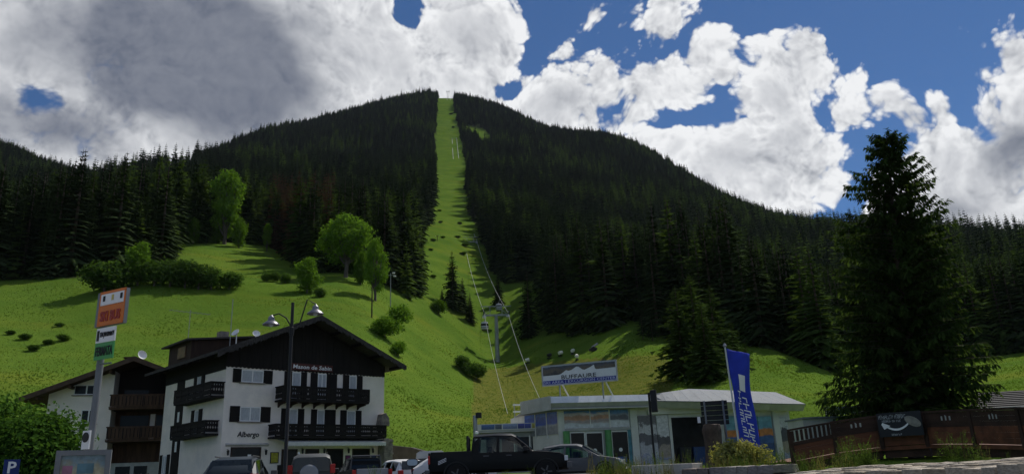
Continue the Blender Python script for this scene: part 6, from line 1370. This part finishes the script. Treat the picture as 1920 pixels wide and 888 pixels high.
# ------------------------------------------------------------------ stone walls
M_COPE = mat('mortar_cope', (.36, .33, .28), .95, .3, 4, .8, 18, wear=(.22, .20, .15)); STONES = []
for k in range(8):
    R = random.Random(600+k); b = MB(); b.box(-.5, .5, -.5, .5, -.5, .5); b.v = [(x+R.uniform(-.10, .10), y+R.uniform(-.06, .06), z+R.uniform(-.10, .10)) for x, y, z in b.v]
    STONES.append(b.mesh('stone', mat('wall_stone_%d' % (k % 4), [(.22, .19, .16), (.27, .25, .22), (.18, .15, .13), (.24, .21, .20)][k % 4], .95, .3, 5, .8, 16), bevel=.07))
COPES = []
for k, me in enumerate(STONES):
    m2 = me.copy(); m2.materials.clear(); m2.materials.append(mat('cope_stone_%d' % (k % 3), [(.46, .40, .32), (.40, .36, .30), (.34, .29, .22)][k % 3], .95, .3, 6, .8, 18)); COPES.append(m2)
def wall_run(t, p, q, z0, z1, th, ch=.26, sw=.42, rows=None, seed=0, keep=None):
    R = random.Random(seed); d = Vector((q[0]-p[0], q[1]-p[1], 0)); L = d.length; d.normalize(); n = int((z1-z0)/ch); rzv = math.atan2(d.y, d.x)
    for r in range(n):
        if rows and r < n-rows: continue
        x = -R.uniform(0, .3)
        while x < L:
            w = sw*R.uniform(.6, 1.5)
            o = link('stone', STONES[R.randrange(8)], t, (p[0]+d.x*(x+w/2), p[1]+d.y*(x+w/2), z0+(r+.5)*ch), rzv); o.scale = (w*.97, th*R.uniform(.95, 1.1), ch*.97); x += w
sw_ = thing('retaining_wall', 'rough field-stone wall edging the planted verge below the flag', 'wall', (0, 0, 0))
P0, P1 = at(1296, 880, 21.5), at(1486, 864, 20.6); z1 = min(P0.z, P1.z)+.03
MB().add([(P0.x, P0.y+.15, 0), (P1.x, P1.y+.15, 0), (P1.x, P1.y+.6, 0), (P0.x, P0.y+.6, 0), (P0.x, P0.y+.15, z1), (P1.x, P1.y+.15, z1), (P1.x, P1.y+.6, z1), (P0.x, P0.y+.6, z1)], [(0, 3, 2, 1), (4, 5, 6, 7), (0, 1, 5, 4), (1, 2, 6, 5), (2, 3, 7, 6), (3, 0, 4, 7)]).build('core', M_STONE, sw_)
wall_run(sw_, (P0.x, P0.y), (P1.x, P1.y), 1.0, z1+.04, .40, .2, .36, 3, 4)
# concrete slab kerb by the verge
K0, K1 = at(1190, 872, 22.5), at(1305, 872, 21.8); kb = thing('concrete_kerb', 'pale concrete slab at the roadside left of the stone wall', 'kerb', (K0.x, K0.y, 1.3), math.atan2(K1.y-K0.y, K1.x-K0.x))
L_ = math.hypot(K1.x-K0.x, K1.y-K0.y)
for k in range(3): MB().box(k*L_/3+.008, (k+1)*L_/3-.008, -.25, .5, -.5, K0.z-1.3).build('slab', mat('pale_concrete', (.46, .43, .38), .95, .15, 3, .4), kb, bevel=.02)
# lane-side retaining wall, L-shaped, under the camera's view except on the right
lw_ = thing('lane_wall', 'mortared stone wall with a pale rubble top in the right corner', 'wall', (0, 0, 0))
MB().box(-60, 4.6, 10.55, 10.95, -.2, 1.0).build('long_wall', M_STONE, lw_)
wz = 1.43
W0, W1, W2 = Vector((3.55, 11.2, 0)), Vector((4.05, 8.6, 0)), Vector((4.55, 4.0, 0))
for a, e, sd in ((W0, W1, 1), (W1, W2, 2)):
    d = (e-a).normalized(); nr_ = Vector((-d.y, d.x, 0)); q = [a-nr_*0, e-nr_*0, e+nr_*1.05, a+nr_*1.05]
    MB().add([(v.x, v.y, -.2) for v in q]+[(v.x, v.y, wz-.06) for v in q], [(0, 3, 2, 1), (4, 5, 6, 7), (0, 1, 5, 4), (1, 2, 6, 5), (2, 3, 7, 6), (3, 0, 4, 7)]).build('core', M_STONE, lw_)
    wall_run(lw_, ((a-nr_*.02).x, (a-nr_*.02).y), ((e-nr_*.02).x, (e-nr_*.02).y), .4, wz-.07, .12, .2, .40, None, sd)
    R = random.Random(sd+50); Lr = (e-a).length
    for row in range(7):
        x = 0
        while x < Lr-.05:
            w = R.uniform(.18, .40); p = a+d*(x+w/2)+nr_*(.06+.145*row); o = link('cope_stone', COPES[R.randrange(8)], lw_, (p.x, p.y, 1.41+.014*max(0, 11.2-p.y)+.012*row+R.uniform(-.01, .012)), math.atan2(d.y, d.x)+R.uniform(-.1, .1)); o.scale = (w*.98, .15, .10); x += w
# ------------------------------------------------------------------ weeds and verge plants
M_WEED = leaf_mat('weed_leaves', (.085, .135, .035), .4, .4); M_WEED2 = leaf_mat('dry_weed', (.17, .16, .07), .35, .35)
def weed_mesh(seed, stems, h, spread, m, leaf=.05):
    R = random.Random(seed); V = []; Fc = []
    for _ in range(stems):
        a = R.uniform(0, 6.28); r0 = spread*R.random()**.5; x, y = r0*math.cos(a), r0*math.sin(a); hh = h*R.uniform(.45, 1.1); lx, ly = R.uniform(-.22, .22)*hh, R.uniform(-.22, .22)*hh
        pts = [Vector((x+lx*t_*t_, y+ly*t_*t_, hh*t_)) for t_ in (0, .35, .7, 1)]
        for p, q_ in zip(pts[:-1], pts[1:]):
            j = len(V); V += [(p.x-.006, p.y, p.z), (p.x+.006, p.y, p.z), (q_.x+.004, q_.y, q_.z), (q_.x-.004, q_.y, q_.z)]; Fc.append((j, j+1, j+2, j+3))
        for k in range(int(22*hh)+6):
            t_ = R.uniform(.12, 1.0); i = min(int(t_*3), 2); p = pts[i].lerp(pts[i+1], t_*3-i); aa = R.uniform(0, 6.28); s = leaf*R.uniform(.6, 1.5)*(1.25-t_*.7); c_, s_ = math.cos(aa), math.sin(aa); j = len(V); up = R.uniform(-.2, .9)
            V += [tuple(p), (p.x+c_*s-s_*s*.3, p.y+s_*s+c_*s*.3, p.z+s*up*.5), (p.x+c_*s*2, p.y+s_*s*2, p.z+s*up), (p.x+c_*s+s_*s*.3, p.y+s_*s-c_*s*.3, p.z+s*up*.5)]; Fc.append((j, j+1, j+2, j+3))
    return pymesh('weeds', V, Fc, m)
wc = bpy.data.collections.new('weed_prototypes')
for i, (n_, h_, sp, m, lf_) in enumerate(((14, 1.0, .22, M_WEED, .045), (10, 1.0, .18, M_WEED, .06), (16, .8, .3, M_WEED2, .03), (22, .5, .4, M_WEED, .05))): wc.objects.link(bpy.data.objects.new('weed_%d' % i, weed_mesh(700+i, n_, h_, sp, m, lf_)))
WP, WS, WR, WI = [], [], [], []
R = random.Random(77)
def weeds(px0, px1, d0, d1, n, s0, s1, kinds):
    for _ in range(n):
        p = onground_fast(R.uniform(px0, px1), R.uniform(d0, d1)); WP.append(p); WS.append(R.uniform(s0, s1)); WR.append(R.uniform(0, 6.28)); WI.append(R.choice(kinds))
def onground_fast(px, d): p = at(px, 870, d); return (p.x, p.y, float(near_z(np.array([p.x]), np.array([p.y]))[0]))
weeds(1495, 1640, 12.5, 15.5, 40, .22, .46, (0, 0, 1, 2)); weeds(1580, 1640, 12.5, 14.5, 7, .45, .58, (0, 1)); weeds(1640, 1920, 10.5, 13.5, 34, .10, .22, (0, 2, 3)); weeds(1790, 1850, 11, 12.5, 6, .28, .42, (2, 1)); weeds(1765, 1785, 11, 12, 2, .3, .38, (1,))
weeds(1100, 1300, 22.5, 26, 60, .45, .95, (0, 2, 2, 3)); weeds(1300, 1480, 21.5, 25, 70, .35, .8, (3, 3, 0, 2)); weeds(940, 1000, 25, 27, 8, .4, .6, (3, 0)); weeds(830, 900, 26, 28, 6, .3, .45, (3,)); weeds(1160, 1260, 21, 23, 26, .4, .7, (2, 2, 0))
weeds(100, 400, 50, 62, 60, .5, 1.0, (0, 1, 3)); weeds(690, 700, 30, 31, 1, 1.1, 1.15, (0,))
scatter_mass('verge_weeds', WP, np.array(WS, np.float32), np.array(WR, np.float32), np.array(WI, np.int32), wc, 'tall weeds and grass along the stone walls and kerbs')
# long dark retaining wall at the foot of the meadow right of the hotel
hw = thing('meadow_wall', 'dark low wall at the foot of the meadow right of the hotel', 'wall', (0, 0, 0))
A, B, C = at(722, 833, 74), at(770, 838, 72), at(820, 852, 68)
for a, e in ((A, B), (B, C)):
    d = Vector((e.x-a.x, e.y-a.y, 0)).normalized(); nr_ = Vector((d.y, -d.x, 0))*.35
    MB().add([(a.x, a.y, 1), (e.x, e.y, 1), (e.x-nr_.x, e.y-nr_.y, 1), (a.x-nr_.x, a.y-nr_.y, 1), (a.x, a.y, a.z), (e.x, e.y, e.z), (e.x-nr_.x, e.y-nr_.y, e.z), (a.x-nr_.x, a.y-nr_.y, a.z)], [(0, 3, 2, 1), (4, 5, 6, 7), (0, 1, 5, 4), (1, 2, 6, 5), (2, 3, 7, 6), (3, 0, 4, 7)]).build('wall_section', mat('dark_concrete', (.06, .055, .05), .95, .3, 1.5, .4), hw)
# terrace furniture before the hotel
def hloc(x, y, z): v = Matrix.Rotation(rad(44), 3, 'Z') @ Vector((x, y, z)); return (HO.x+v.x, HO.y+v.y, HZ+v.z)
pr = thing('closed_parasol', 'folded pale parasol on the hotel terrace beside the menu case', 'parasol', hloc(4.7, -2.2, -.3), 0)
MB().tube([(0, 0, -.3), (0, 0, 2.3)], .03, 8).build('pole', M_WOOD2, pr); MB().lathe([(.05, 2.3), (.12, 2.0), (.30, 1.35), (.50, 1.15), (.46, 1.12), (.05, 1.3)], 10).build('canopy', M_WHITE, pr, smooth=True)
pt_ = thing('planter', 'dark planter with trailing plants beside the hotel entrance', 'planter', hloc(.1, -1.2, -.4), 0)
MB().box(-.5, .5, -.25, .25, 0, 1.2).build('box', M_WOOD2, pt_, bevel=.02); link('plants', BUSH[0][1], pt_, (0, 0, 1.1), 0, .9)
for i, x in enumerate((3.2, 5.6, 7.0, 9.0)):
    ch = thing('terrace_chair', ['dark chair beside the hotel entrance', 'dark chair right of the folded parasol', 'dark chair in the middle of the hotel terrace', 'dark chair at the right of the hotel terrace'][i], 'chair', hloc(x, -2.4, -.35), .5*i)
    MB().box(-.25, .25, -.25, .25, .44, .50).build('seat', M_WOOD, ch); MB().box(-.25, .25, .21, .26, .5, 1.5).build('backrest', M_WOOD, ch)
    for a in (-.22, .22):
        for e in (-.22, .22): MB().box(a-.02, a+.02, e-.02, e+.02, -.3, .44).build('leg', M_WOOD, ch)
# ------------------------------------------------------------------ mountain air
zlo, zhi = min(float(GZ.min()), -3.0)-1.0, float(GZ.max())+45.0
hz = MB().box(-2750, 2750, -520, 2760, zlo, zhi); m = bpy.data.materials.new('mountain_air'); m.use_nodes = True; g = NG(m.node_tree); g.n.clear()
o_ = g.node('ShaderNodeOutputMaterial'); pv = g.node('ShaderNodeVolumePrincipled'); pv.inputs['Color'].default_value = (.72, .84, 1.0, 1); pv.inputs['Density'].default_value = 2.0e-5; pv.inputs['Anisotropy'].default_value = .2
g.l.new(pv.outputs[0], o_.inputs['Volume']); ho = hz.build('haze', m); ho['kind'] = 'stuff'
